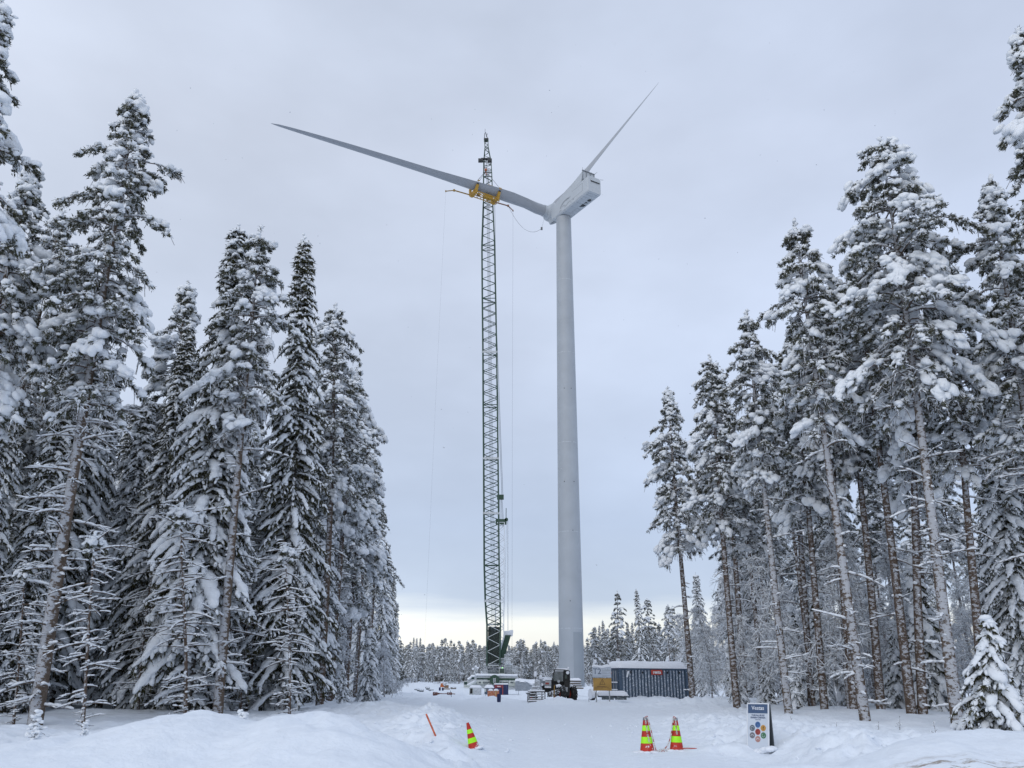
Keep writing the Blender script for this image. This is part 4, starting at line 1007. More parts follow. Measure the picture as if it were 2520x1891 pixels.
# hub
HC = Vector((0, 0, TR + 5.0)) + nx * -6.0
HM = Matrix.Translation(HC) @ NM
b = MB(); rings = []
for x_, r_ in ((2.5, 1.5), (2.3, 1.95), (1.2, 2.2), (0, 2.25), (-1.1, 2.1), (-2.0, 1.7), (-2.7, 1.05), (-3.0, .3)):
    rings.append([Vector((x_, r_ * math.cos(t), r_ * math.sin(t))) for t in np.linspace(0, 2 * math.pi, 33)[:-1]])
hub = b.loft(rings, M=HM).build('hub', M_NAC, turb)
def bdir(deg):  # unit vector in the rotor plane, 0 = the level blade to the left
    a = math.radians(deg); return ux * math.cos(a) + (zx * math.cos(R(1.2)) + nx * math.sin(R(1.2))) * math.sin(a)
for dg in (0, 124, -118):
    d = bdir(dg); b = MB(); b.tube([HC + d * 1.2, HC + d * 2.75], [1.72, 1.66], 28)
    b.build('root_collar', M_NAC, hub)
d = bdir(-120); b = MB(); b.tube([HC + d * 2.76, HC + d * 2.80], [1.5, 1.5], 28); b.build('root_opening', M_SEAM, hub)
def blade(dg, name, sag=0.0, pre=1.6, wide=1.0, long_=1.0):
    d = bdir(dg); cdir = nx; tdir = d.cross(cdir).normalized()
    st_ = [(2.6, 3.1, 1.0, 3.1), (5, 3.1, .98, 3.05), (9, 3.5, .5, 2.5), (14, 4.2, .36, 2.0), (19, 4.15, .30, 1.6), (27, 3.6, .25, 1.2), (38, 2.9, .22, .85), (50, 2.6, .2, .62), (60, 2.2, .19, .45), (68, 1.75, .18, .3), (74, 1.3, .18, .2), (77.4, .85, .18, .12), (79.2, .1, .18, .04)]
    rings = []
    for s_, ch, k_, th in st_:
        s_ *= long_
        if s_ > 6: ch *= wide; th *= wide
        c = HC + d * s_ - nx * pre * (s_ / 80) ** 2 - zx * sag * (s_ / 80) ** 2
        ring = []
        tw_ = math.radians(14 * max(0, 1 - s_ / 45))
        for t in np.linspace(0, 2 * math.pi, 29)[:-1]:
            if s_ < 6: px_, py_ = ch / 2 * math.cos(t), th / 2 * math.sin(t)
            else:
                u_ = (1 + math.cos(t)) / 2     # 1 at the trailing edge
                xx = (u_ - .33) * ch
                yt = th / 2 * math.sin(t) * 2.0 * (max(1 - u_, 0) ** .62) * (u_ ** .32) * 1.0
                px_, py_ = xx, yt
            X = px_ * math.cos(tw_) - py_ * math.sin(tw_); Y_ = px_ * math.sin(tw_) + py_ * math.cos(tw_)
            ring.append(c + cdir * X + tdir * Y_)
        rings.append(ring)
    return MB().loft(rings).build(name, M_BLADE, turb)
bl1 = blade(0, 'blade', sag=.6); bl2 = blade(124.0, 'blade', pre=.6, wide=.82, long_=.995)
bl1['label'] = 'level blade pointing left, held by the yellow yoke'; bl2['label'] = 'upright blade pointing up to the right'

# ------------------------------------------------------------------ yellow lifting yoke gripping the level blade
M_YEL = mat('yoke_yellow', (0.42, 0.25, 0.035), 0.5, var=0.12, vscale=2)
M_ROPE = mat('steel_rope', (0.10, 0.11, 0.12), 0.5, var=0.1)
WH = FOOT                                   # turbine space -> world
def bpt(s_): return WH + HC + ux * s_ - nx * 1.6 * (s_ / 80) ** 2 - zx * .6 * (s_ / 80) ** 2
YC = bpt(21.6)
yoke = empty('blade_lifting_yoke', YC, 'yellow lifting yoke clamped round the level blade under the crane hook', 'lifting yoke')
YM = (Matrix(((ux.x, -nx.x, 0), (ux.y, -nx.y, 0), (0, 0, 1))) * .86).to_4x4()   # x along blade to the tip, y away from the tail side, z up
b = MB()
for zz, yy in ((-2.0, .9), (-2.0, -1.3), (-2.9, .9), (-2.9, -1.3)): b.tube([(-4.6, yy, zz), (4.6, yy, zz)], .14, 6, M=YM)
for k in range(9):
    x0 = -4.6 + k * 1.15
    b.tube([(x0, -1.3, -2.0 if k % 2 else -2.9), (x0 + (1.15 if k < 8 else 0), -1.3, -2.9 if k % 2 else -2.0)], .08, 5, M=YM)
    b.tube([(x0, -1.3, -2.0), (x0, -1.3, -2.9)], .08, 5, M=YM); b.tube([(x0, .9, -2.0), (x0, .9, -2.9)], .08, 5, M=YM); b.tube([(x0, .9, -2.9), (x0, -1.3, -2.9)], .08, 5, M=YM)
b.build('frame', M_YEL, yoke)
b = MB(); b.box((-.9, -.4, -2.2), (2.3, 1.6, 1.0), M=YM); b.build('power_pack', M_YEL, yoke)
b = MB(); b.box((2.4, -.5, -2.45), (.9, .8, .7), M=YM); b.build('winch', mat('winch_brown', (.12, .07, .04)), yoke)
for xx in (-3.9, 3.9):
    b = MB()
    prof = [(-2.1, -1.7), (-2.7, -.6), (-2.5, -.2), (-1.9, -.5), (-1.3, -1.3), (1.2, -1.5), (1.9, -1.2), (2.2, -.2), (2.1, .6), (2.5, .9), (2.8, .2), (2.5, -2.0), (1.6, -2.9), (-1.6, -2.7)]
    b.prism(prof, xx - .36, xx + .36, 'YZ', YM); c_ = b.build('clamp', M_YEL, yoke)
    b = MB(); b.box((xx, 2.1, 1.1), (.7, .6, .35), M=YM); b.box((xx, -2.6, -.25), (.6, .5, .3), M=YM); b.build('grip_pad', M_DARK, c_)
b = MB(); b.tube([(-4.2, -2.8, .55), (.4, -2.8, .55)], .13, 6, M=YM); b.box((-3.9, -2.9, .5), (.9, .5, .5), M=YM); b.box((3.6, -2.6, 1.0), (.4, .4, .3), M=YM); b.build('top_rail', M_YEL, yoke)
ARM = {}
for k, pts_ in ((1, ((1156, 480), (1117.6, 469), (1097, 471))), (-1, ((1218, 498), (1250.7, 507), (1262.5, 519)))):
    P_ = [at(x_, y_, YC.y - 1.0 - .5 * k * i_) - YC for i_, (x_, y_) in enumerate(pts_)]; ARM[k] = P_
    b = MB(); b.tube(P_[:2], .17, 6); b.tube(P_[1:], .13, 6); b.box(P_[1], (.5, .45, .5)); b.box(P_[2], (.3, .3, .4))
    b.build('tag_line_arm', mat('arm_ochre' if k > 0 else 'arm_rust', (.30, .19, .05) if k > 0 else (.17, .09, .06)), yoke)
def W(v): return YM @ Vector(v)
# hook, slings, ropes hang from the boom head
HEADP = at(1195.5, 414, 190.5)
HOOK = HEADP - YC
b = MB()
for xx, yy, zz in ((3.4, -2.6, .9), (4.1, -2.6, .9), (3.7, 2.2, 1.0), (-3.9, -2.8, .6), (-3.9, 2.2, 1.0)):
    b.tube([W((xx, yy, zz)), HOOK + Vector((0, 0, -1.0))], .05, 5)
b.build('sling', M_ROPE, yoke)
b = MB(); e0 = ARM[1][2]; b.tube([e0, e0 + Vector((-.6, 2, -60)), e0 + Vector((-1.0, 4, -121.5))], .009, 4)
e1 = ARM[-1][2]; b.tube([e1, e1 + Vector((.2, 1, -60)), e1 + Vector((.5, 3, -119.5))], .016, 4)
b.build('tag_line', M_ROPE, yoke)
b = MB(); e2 = ARM[-1][1]; pe = at(1333, 563, 190) - YC
pts = []
for k in range(15):
    t = k / 14; p = e2.lerp(pe, t); p.z -= 5.0 * (4 * t * (1 - t)) * .75; pts.append(p)
b.tube(pts, .04, 4); b.tube([pe, pe + Vector((1.0, 0, 4.5))], .02, 4); b.box(pe, (.5, .3, .8)); b.build('slack_cable', M_ROPE, yoke)
# ------------------------------------------------------------------ lattice boom crane
M_GRN = mat('crane_green', (0.022, 0.060, 0.038), 0.5, var=0.25, vscale=2, snow=.25, frost=-.06)
M_GRNL = mat('crane_green_lattice', (0.040, 0.078, 0.058), 0.5, var=0.2, vscale=1)
M_LACE = mat('lacing_bars', (0.050, 0.085, 0.060), 0.5, var=0.3, vscale=2, snow=.35, frost=0.02)
M_FROST = mat('frosted_steel', (0.42, 0.45, 0.47), 0.7, var=0.2, vscale=3, snow=.25, frost=.06)
M_FROSTD = mat('frosted_dark_steel', (0.09, 0.11, 0.12), 0.7, var=0.3, vscale=3, snow=.35, frost=.03)
M_IVORY = mat('crane_ivory', (0.46, 0.50, 0.47), 0.6, var=0.12, vscale=2, snow=.3, frost=.03)
M_GLASS = mat('dark_glass', (0.02, 0.05, 0.045), 0.12, var=0.1, spec=.6)
M_ORG = mat('hook_orange', (0.30, 0.08, 0.03), 0.5)
CY = 205.0
def cp(px, py, Y=CY): return at(px, py, Y)
cbase = Vector((at(1216, 1690, CY).x, CY, gzf(-4.5, CY)))
crane = empty('lattice_boom_crane', cbase, 'dark green lattice boom crane holding the blade yoke, left of the tower', 'crane')
C0 = cbase
def lat(b, p0, p1, w0, w1, d0, d1, bays, rc, rl, chord=None, xdir=Vector((1, 0, 0))):
    """four chords into chord builder, lacing into b"""
    ax = (p1 - p0).normalized(); xa = (xdir - ax * xdir.dot(ax)).normalized(); ya = ax.cross(xa)
    def corner(t, i):
        c = p0.lerp(p1, t); w_ = (w0 + (w1 - w0) * t) / 2; d_ = (d0 + (d1 - d0) * t) / 2
        sx, sy = ((-1, -1), (1, -1), (1, 1), (-1, 1))[i]; return c + xa * w_ * sx + ya * d_ * sy
    for i in range(4): (chord or b).tube([corner(0, i), corner(1, i)], rc, 6)
    for k in range(bays):
        t0, t1 = k / bays, (k + 1) / bays
        for i in range(4):
            j = (i + 1) % 4
            a, c = (i, j) if (k + i) % 2 == 0 else (j, i)
            b.tube([corner(t0, a), corner(t1, c)], rl, 4, False)
    for t in (0.0, 1.0):
        for i in range(4): b.tube([corner(t, i), corner(t, (i + 1) % 4)], rl * 1.3, 4, False)
# boom sections followed up the picture; depth drifts toward the camera with height
def bp(py, px): 
    zt = (py - 1640) / (345 - 1640)
    return at(px, py, CY - 1.5 - 12.5 * zt) - C0
track = [(1637, 1214.5), (1537, 1215.0), (1478, 1212.5), (1392, 1210.0), (1264, 1209.0), (1130, 1208.0), (1000, 1206.6), (870, 1205.4), (740, 1203.6), (610, 1201.8), (505, 1201.2), (430, 1200.2)]
wid = [3.1, 3.25, 3.6, 3.65, 3.65, 3.65, 3.65, 3.6, 3.6, 3.5, 2.6, 2.3]
for k in range(len(track) - 1):
    p0, p1 = bp(*track[k]), bp(*track[k + 1]); bays = max(4, int((p1 - p0).length / 1.35))
    ch_, lc = MB(), MB()
    lat(lc, p0, p1, wid[k], wid[k + 1], wid[k] * .9, wid[k + 1] * .9, bays, .20 if k < 10 else .15, .09, ch_)
    sec = ch_.build('boom_section', M_GRNL, crane); lc.build('lacing', M_LACE if k == 0 else M_GRNL, sec)
    if k in (1, 3, 4, 6):
        j = MB(); a_ = p1; j.box(a_ + Vector((0, -wid[k + 1] * .45 - .1, -.25)), (wid[k + 1] + .5, .12, .55)); j.build('joint_plate', M_FROST, sec)
# dense foot section: inner hoist winch frame shows dark between the chords
b = MB(); p0, p1 = bp(1632, 1214.5), bp(1543, 1215); b.box((p0 + p1) / 2 + Vector((0, .6, 0)), (2.75, .8, (p1 - p0).length)); b.build('boom_foot_winch', mat('winch_dark_green', (0.012, 0.022, 0.017), .6, var=.6, vscale=2.5, snow=.2, frost=-.03), crane)
# tapering head
hd = [(430, 1200.2, 2.3), (402, 1199.6, 2.1), (365, 1197.6, .95), (345, 1196.6, .95)]
ch_, lc = MB(), MB()
for k in range(3):
    p0, p1 = bp(hd[k][0], hd[k][1]), bp(hd[k + 1][0], hd[k + 1][1])
    lat(lc, p0, p1, hd[k][2], hd[k + 1][2], hd[k][2], hd[k + 1][2], 4 if k != 1 else 5, .12, .07, ch_)
head = ch_.build('boom_head', M_GRNL, crane); lc.build('lacing', M_GRNL, head)
b = MB(); pt_ = bp(345, 1196.6)
b.box(pt_, (1.3, 1.2, .5)); b.tube([pt_ + Vector((-.6, 0, 0)), pt_ + Vector((-.45, 0, 2.3))], .09, 5); b.tube([pt_ + Vector((.6, 0, 0)), pt_ + Vector((0, 0, 1.6)), pt_ + Vector((-.2, 0, 2.6))], .09, 5); b.tube([pt_ + Vector((.0, 0, 1.0)), pt_ + Vector((.25, 0, 2.2))], .08, 5); b.tube([pt_ + Vector((-.35, 0, 2.2)), pt_ + Vector((-.4, 0, 3.8))], .05, 5)
b.build('mast_tip', M_DARK, head)
ph = bp(403, 1195); b = MB()
for sx in (-1.15, 1.15): b.cyl(ph + Vector((sx, -1.4, 0)), (1, 0, 0), .55, 1.0, 12)
b.box(ph + Vector((-1.4, -1.4, 0)), (1.2, .8, .9)); b.box(ph + Vector((1.2, -1.4, 0)), (1.2, .8, .9)); b.box(ph + Vector((0, -1.4, .55)), (2.4, .7, .25))
b.build('head_sheave', M_DARK, head)
b = MB(); hk = HEADP - C0 + Vector((0, 0, -.6)); b.box(hk, (.7, .4, .7)); b.tube([hk, hk + Vector((0, 0, -1.0)), hk + Vector((.3, 0, -1.4)), hk + Vector((0, 0, -1.6))], .12, 6); b.build('hook_block', M_ORG, crane)
b = MB()
for sx in (-.3, .3): b.tube([ph + Vector((sx, -1.6, 0)), hk + Vector((sx, 0, .4))], .045, 4)
for sx in (-.45, -.15, .15, .45): b.tube([bp(420, 1200 + sx * 6) + Vector((0, -.4, 0)), bp(1560, 1215 + sx * 10) + Vector((0, -.2, 0))], .035, 4, False)
b.build('hoist_rope', M_FROSTD, crane)
# derrick mast leaning back behind the boom, seen on its right
dm0, dm1 = cp(1228, 1640, 207) - C0, cp(1233, 1290, 226) - C0
ch_, lc = MB(), MB(); lat(lc, dm0, dm1, 2.2, 1.9, 1.8, 1.5, 22, .11, .07, ch_); dm = ch_.build('derrick_mast', M_FROST, crane); lc.build('lacing', M_FROST, dm)
b = MB(); b.box(dm1 + Vector((0, 0, .6)), (3.0, 1.2, 1.4)); b.tube([dm1 + Vector((1.4, 0, 1.2)), dm1 + Vector((1.4, 0, 4.5))], .1, 5); b.cyl(dm1 + Vector((1.5, -.4, 1.2)), (0, 1, 0), .5, .4, 12); b.build('mast_head', M_GRN, dm)
dt = cp(1231.5, 1224, 226) - C0
b = MB(); b.box(dt, (1.9, 1.0, 1.3)); b.build('pulley_block', M_GRN, crane)
b = MB()
for sx in (-.7, -.45, -.2, .2, .45, .7): b.tube([dm1 + Vector((sx, 0, 1.2)), dt + Vector((sx * .7, 0, -.5))], .04, 4, False)
b.tube([dt + Vector((.7, 0, .6)), bp(800, 1222), bp(470, 1217) + Vector((0, .5, 0))], .05, 4, False); b.tube([dt + Vector((.4, 0, .6)), bp(800, 1219.5), bp(470, 1213) + Vector((0, .5, 0))], .05, 4, False)
b.build('pendant_rope', M_FROSTD, crane)
b = MB(); a_ = dm1 + Vector((1.9, 0, 1.2)); e_ = cp(1250, 1570, 222) - C0; b.tube([a_, e_], .085, 5); b.tube([a_ + Vector((-.3, 0, 0)), cp(1238, 1600, 214) - C0], .05, 4); b.tube([e_, cp(1251, 1640, 222) - C0], .06, 4)
b.build('ballast_rope', M_FROST, crane)
b = MB(); p0, p1 = cp(1234, 1625, 206) - C0, cp(1249, 1565, 209) - C0
b.prism([(p0.x - .75, p0.z), (p0.x + .55, p0.z), (p1.x + .85, p1.z), (p1.x - .55, p1.z)], p0.y - .5, p0.y + .5, 'XZ'); af = b.build('a_frame', M_GRN, crane)
b = MB(); b.prism([(p0.x - 1.15, p0.z - .3), (p0.x - .76, p0.z), (p1.x - .56, p1.z), (p1.x - .95, p1.z - .2)], p0.y - .45, p0.y + .45, 'XZ'); b.box(p1 + Vector((.2, 0, .5)), (2.2, 1.3, 1.3), bev=.5); b.box(p1 + Vector((.9, 0, .95)), (1.0, 1.0, .8), bev=.35); b.build('snow_cap', M_CAP, af)

# superstructure: helper in "crop" units (11.06 per photo pixel, origin 1120,1600)
def cu(u, v, Y=CY): return cp(1120 + u / 11.06, 1600 + v / 11.06, Y) - C0
def cbox(b, u0, v0, u1, v1, Y, dep, bev=.04):
    a_, c_ = cu(u0, v0, Y), cu(u1, v1, Y)
    b.box(((a_.x + c_.x) / 2, a_.y + dep / 2, (a_.z + c_.z) / 2), (abs(c_.x - a_.x), dep, abs(a_.z - c_.z)), bev=bev); return a_, c_
M_LOUV = mat('louvre_dark', (0.07, 0.085, 0.10), 0.6, var=.2, snow=.2, frost=0.0)
for (u0, u1) in ((1352, 1568), (776, 870)):
    b = MB(); a_, c_ = cbox(b, u0, 388, u1, 662, 202.5, 5); h_ = b.build('machine_house', M_FROST, crane)
    b = MB()
    for v in range(425, 650, 40): cbox(b, u0 + 12, v, u1 - 12, v + 14, 202.42, .1, 0)
    b.build('louvre', M_LOUV, h_)
    b = MB(); cbox(b, u0 - 4, 374, u1 + 4, 390, 202.4, 5.2, .05); b.build('snow_cap', M_CAP, h_)
b = MB(); cbox(b, 1192, 496, 1346, 664, 201.2, 2.2, .1); cab = b.build('cab', M_IVORY, crane)
b = MB(); cbox(b, 1208, 508, 1336, 628, 201.1, .12, 0); b.build('windscreen', M_GLASS, cab)
b = MB(); cbox(b, 1190, 484, 1348, 498, 201.1, 2.3, .05); b.build('snow_cap', M_CAP, cab)
m_, nt_, bs_ = new_mat('beacon_green'); bs_.inputs['Base Color'].default_value = (.2, .8, .2, 1); bs_.inputs['Emission Color'].default_value = (.45, 1, .35, 1); bs_.inputs['Emission Strength'].default_value = 1.6
b = MB(); cbox(b, 1272, 474, 1298, 492, 201, .3, 0); b.build('beacon', m_, cab)
b = MB(); cbox(b, 880, 560, 1190, 664, 202, 3, .05); cbox(b, 930, 530, 1150, 570, 202.5, 2, .05); b.build('boom_foot', M_FROSTD, crane)
b = MB(); cbox(b, 560, 662, 1700, 700, 201.0, 6, .05); b.build('deck', M_FROST, crane)
b = MB()
for (u0, u1, v0, v1) in ((1562, 1740, 470, 700), (1640, 1700, 440, 690), (730, 880, 545, 660), (1340, 1500, 130, 375), (1380, 1460, 250, 380)):
    for v in (v0, (v0 + v1) / 2, v1 - 30):
        b.tube([cu(u0, v, 202), cu(u1, v, 202)], .065, 5)
    for u in np.linspace(u0, u1, 4): b.tube([cu(u, v0, 202), cu(u, v1, 202)], .05, 5)
b.build('handrail', M_FROST, crane)
b = MB(); cbox(b, 1560, 655, 1672, 720, 201.5, 1.2, .2); b.build('hose_reel', M_DARK, crane)
b = MB(); cbox(b, 1240, 290, 1310, 345, 204, 1.5, .1); b.box(cu(1300, 240, 204), (1.1, 1.1, .35)); b.build('winch_cover', M_FROST, crane)
# carrier
b = MB()
a_ = [cu(u, v, 201) for u, v in ((330, 985), (345, 825), (425, 720), (570, 690), (1690, 700), (1760, 790), (1790, 960), (1640, 1050), (400, 1050))]
b.prism([(p.x, p.z) for p in a_], a_[0].y, a_[0].y + 5, 'XZ'); car = b.build('carrier_body', M_FROST, crane)
b = MB(); cbox(b, 588, 762, 885, 802, 200.9, .15, 0); cbox(b, 422, 742, 520, 795, 200.9, .15, 0); b.build('side_window', M_GLASS, car)
b = MB(); cbox(b, 885, 760, 960, 822, 200.85, .2, 0); cbox(b, 1180, 768, 1662, 825, 200.85, .2, 0); b.build('green_panel', M_GRN, car)
b = MB()
for r_ in ((600, 830, 945, 940), (1205, 835, 1450, 925), (1462, 830, 1640, 980)): cbox(b, *r_, 200.6, .4, .04)
b.build('tool_locker', M_IVORY, car)
b = MB()
for r_ in ((640, 865, 706, 905), (755, 862, 900, 890), (905, 858, 935, 900), (1225, 860, 1270, 890), (1290, 865, 1438, 892), (1505, 868, 1585, 900), (760, 905, 890, 915), (1300, 905, 1400, 915)): cbox(b, *r_, 200.5, .12, 0)
b.build('locker_vent', M_LOUV, car)
b = MB(); c_ = cu(1074, 815, 200); b.cyl(c_, (0, 1, 0), 1.12, 1.2, 28); tr_ = b.build('slewing_turret', M_GRN, crane)
b = MB()
for v in (780, 805, 830, 855, 880): b.tube([cu(1040, v, 199.2), cu(1105, v, 199.2)], .045, 5)
for u in (1040, 1105): b.tube([cu(u, 760, 199.2), cu(u, 900, 199.2)], .04, 5)
b.build('ladder', M_FROST, tr_)
b = MB(); cbox(b, 945, 708, 1200, 742, 200.2, 2, .05); b.build('slewing_ring', M_FROSTD, crane)
for sgn, (u0, v0, u1, v1) in ((-1, (330, 990, 560, 860)), (1, (1780, 985, 1640, 860))):
    b = MB(); p0, p1 = cu(u0, v0, 199), cu(u1, v1, 200.6); b.tube([p0, p1], .42, 8); b.box(p0 + Vector((0, 0, -.6)), (1.3, 1.3, .9), bev=.1); o = b.build('outrigger', M_IVORY, crane)
    b = MB(); b.cyl(p0 + Vector((0, 0, -1.25)), (0, 0, 1), .8, .35, 16); b.build('foot_plate', M_FROSTD, o)
b = MB()
for (u0, v0, u1, v1, dz) in ((560, 672, 1700, 690, 0), (345, 800, 440, 735, 0), (430, 712, 575, 700, 0)):
    a_, c_ = cu(u0, v0, 200.8), cu(u1, v1, 200.8); b.tube([a_, c_], .26, 8)
b.build('snow_ridge', M_CAP, crane)
b = MB()
for sx in (-1, 1):
    for k in range(3): b.box(cu(1075 + sx * 160, 610 - k * 40, 210), (2.2, 2.5, .33))
b.build('counterweight', M_FROSTD, crane)
# ------------------------------------------------------------------ things on the site
M_BLUE = mat('container_blue', (0.065, 0.10, 0.15), 0.55, var=0.15, vscale=2, frost=-.04, snow=.25)
M_BLUER = mat('container_blue_frosted', (0.20, 0.245, 0.305), 0.6, var=0.2, vscale=4, frost=.06, snow=.2)
M_BLUEC = mat('cabin_blue', (0.015, 0.025, 0.09), 0.5, var=0.1)
M_STEEL = mat('galvanised_steel', (0.32, 0.34, 0.36), 0.45, var=0.1, vscale=5)
M_RED = mat('sign_red', (0.42, 0.06, 0.04), 0.5, var=.08)
M_WHITE = mat('white_paint', (0.72, 0.74, 0.77), 0.55, var=.05)
M_BLACK = mat('black_paint', (0.012, 0.012, 0.012), 0.45, var=.2, snow=.12, frost=-.1)
M_RUBBER = mat('tyre_rubber', (0.018, 0.018, 0.018), 0.85, var=.3, snow=.1, frost=-.03)
M_WOOD = mat('grey_timber', (0.15, 0.13, 0.11), 0.85, var=.3, vscale=6, snow=.3, frost=-.02)
M_OCH = mat('warning_yellow', (0.36, 0.215, 0.055), 0.55, var=.12, vscale=3, frost=-.03)
M_TAN = mat('orange_brown_paint', (0.42, 0.15, 0.07), 0.6, var=.15, vscale=4, frost=.02, snow=.2)
M_TARP = mat('grey_tarpaulin', (0.25, 0.28, 0.32), 0.7, var=.15, vscale=2, snow=.5, frost=0.0)

# --- long blue container standing obliquely, snow roof
pL, pR = at(1527, 1715, 68.0), at(1697, 1724, 70.0)
ang = math.atan2(pR.y - pL.y, pR.x - pL.x)
Lc, Hc, Wc = (Vector((pR.x, pR.y, 0)) - Vector((pL.x, pL.y, 0))).length, 2.62, 2.44
cont = empty('shipping_container', (pL.x, pL.y, -0.12), 'long corrugated blue container with a thick snow roof and a red sign', 'container', rz=ang)
# local x along the long side, y backwards
b = MB(); n = 20; pitch = (Lc - .5) / n; poly = []
for k in range(n):
    x0 = .25 + k * pitch
    poly += [(x0, 0.0), (x0 + pitch * .54, 0.0), (x0 + pitch * .62, .09), (x0 + pitch * .88, .09)]
poly += [(Lc - .25, 0.0)]
vs = []; 
for (x, y) in poly: vs += [(x, y, .12), (x, y, Hc - .12)]
rdg = MB(); rf = [(2 * k, 2 * k + 2, 2 * k + 3, 2 * k + 1) for k in range(len(poly) - 1)]
rdg.add(vs, [f for k, f in enumerate(rf) if k % 4 == 0]); rdg.build('frosted_ridges', M_BLUER, cont)
b.add(vs, [f for k, f in enumerate(rf) if k % 4 != 0])
b.box((Lc / 2, Wc / 2 + .05, Hc / 2), (Lc - .16, Wc - .2, Hc - .3))
b.build('corrugated_side', M_BLUE, cont)
b = MB()
for x in (.1, Lc - .1):
    for y in (.06, Wc - .06): b.box((x, y, Hc / 2), (.26, .16, Hc), bev=.02)
for z in (.08, Hc - .06):
    b.box((Lc / 2, .05, z), (Lc - .48, .14, .16)); b.box((Lc / 2, Wc - .05, z), (Lc - .48, .14, .16)); b.box((.1, Wc / 2, z), (.2, Wc - .28, .16)); b.box((Lc - .1, Wc / 2, z), (.2, Wc - .28, .16))
b.build('frame', M_BLUE, cont)
for y0 in (.72, 1.72):
    b = MB(); b.box((-.01, y0, Hc / 2), (.08, .94, Hc - .34), bev=.01); d_ = b.build('door', M_BLUE, cont)
    b = MB()
    for yy in (-.22, .22): b.tube([(-.1, y0 + yy, .2), (-.1, y0 + yy, Hc - .2)], .025, 6)
    b.build('lock_bar', M_STEEL, d_)
    b = MB()
    for z in (.55, 1.0, 1.55): b.box((-.12, y0, z), (.12, .85, .09), bev=.03)
    b.build('snow_ledge', M_CAP, d_)
b = MB(); b.tube([(-.13, 1.5, 2.25), (-.06, 1.5, 2.25)], .17, 14); b.build('lamp', M_TAN, cont)
snowcap('roof_snow', (-.12, -.10, Lc + .12, Wc + .1), Hc, .56, cont, seed=4, rough=.12)
b = MB(); b.box((Lc * .53, -.09, Hc - .30), (1.0, .06, .38), bev=.01); sg = b.build('name_sign', M_RED, cont)
text_mesh('lettering', 'renta', .34, M_WHITE, sg, Matrix.Translation((Lc * .53, -.125, Hc - .29)) @ Matrix.Rotation(math.pi / 2, 4, 'X'), .004, .012)
b = MB()
for x in (.95, 2.0, 4.25, 5.35): b.cyl((x, -.08, Hc - .32), (1, 0, 0), .09, .05, 10)
b.build('lashing_ring', M_BLACK, cont)
b = MB(); b.box((.66, -.10, Hc - .45), (.12, .1, .5), rot=Matrix.Rotation(R(18), 4, 'Y'), bev=.04); b.build('snow_patch', M_CAP, cont)

# --- low snow-covered trailer in front of it
p = at(1512, 1724, 64.5); tr = empty('flat_trailer', (p.x, p.y, p.z), 'low snow-buried trailer at the left foot of the blue container', 'trailer', rz=ang * .4)
b = MB(); b.box((0, .5, .28), (2.1, 1.0, .16), bev=.03); b.box((-.5, .0, .12), (.9, .1, .16)); b.box((.5, .0, .12), (.85, .1, .16)); b.build('bed', M_FROSTD, tr)
snowcap('bed_snow', (-1.15, -.12, 1.1, 1.1), .32, .33, tr, seed=9)
b = MB(); b.cyl((-1.55, .6, .35), (1, .2, 0), .36, .28, 20); w_ = b.build('wheel', M_RUBBER, tr)
b = MB(); b.cyl((-1.6, .55, .42), (1, .2, 0), .38, .26, 14); b.build('wheel_snow', M_CAP, w_)
b = MB(); b.box((0, -.02, .42), (1.9, .05, .05)); b.build('side_rail', M_BLACK, tr)

# --- T2 sign and yellow warning board on two posts
q0 = at(1482, 1668, 62.0); gz_ = gzf(q0.x, q0.y)
sign = empty('site_sign', (q0.x, q0.y, gz_ - .15), 'two-post site sign with T2 panel above a yellow warning board', 'sign', rz=R(-1.0))
def sgp(px, py): v = at(px, py, q0.y); return Vector((v.x - q0.x, 0, v.z - gz_ + .15))
for pxx, bot in ((1465.5, 1723), (1497.5, 1732)):
    a_ = sgp(pxx, 1633); b = MB(); b.tube([(a_.x, 0.05, a_.z), (a_.x, 0.05, -.1)], .045, 10); po = b.build('post', M_STEEL, sign)
    b = MB(); b.add(*[([Vector(v) for v in (ICO[1][0] * np.array([.085, .085, .15]) + np.array([a_.x, .05, a_.z + .12]))]), [list(f) for f in ICO[1][1]]], True); b.build('snow_knob', M_CAP, po)
def panel(name, x0, y0, x1, y1, m, yo, parent):
    a_, c_ = sgp(x0, y0), sgp(x1, y1); b = MB(); b.box(((a_.x + c_.x) / 2, yo, (a_.z + c_.z) / 2), (c_.x - a_.x, .03, a_.z - c_.z), bev=.004); return b.build(name, m, parent), a_, c_
M_SGW = mat('sign_white', (0.45, 0.50, 0.57), 0.5, var=.08, vscale=2, frost=-.02)
M_SGB = mat('sign_text_grey', (0.10, 0.13, 0.18), 0.6)
M_SGF = mat('sign_faint_grey', (0.30, 0.33, 0.38), 0.6)
up_, a_, c_ = panel('name_panel', 1457.5, 1641, 1504.5, 1668, M_SGW, 0, sign)
w_ = c_.x - a_.x; mid = (a_.z + c_.z) / 2
FX = Matrix.Rotation(math.pi / 2, 4, 'X')
text_mesh('lettering', 'T2', .56, M_SGB, up_, Matrix.Translation((a_.x + w_ * .25, -.018, mid + .03)) @ FX, .004, .004)
b = MB()
for k, (x0, x1, z) in enumerate(((.52, .78, -.05), (.52, .98, -.10), (.86, .94, -.02), (.03, .40, -.26), (.03, .36, -.32), (.52, .95, -.24), (.52, .8, -.29))):
    b.box((a_.x + w_ * (x0 + x1) / 2, -.017, mid + z), (w_ * (x1 - x0), .004, .022))
b.build('small_print', M_SGF, up_)
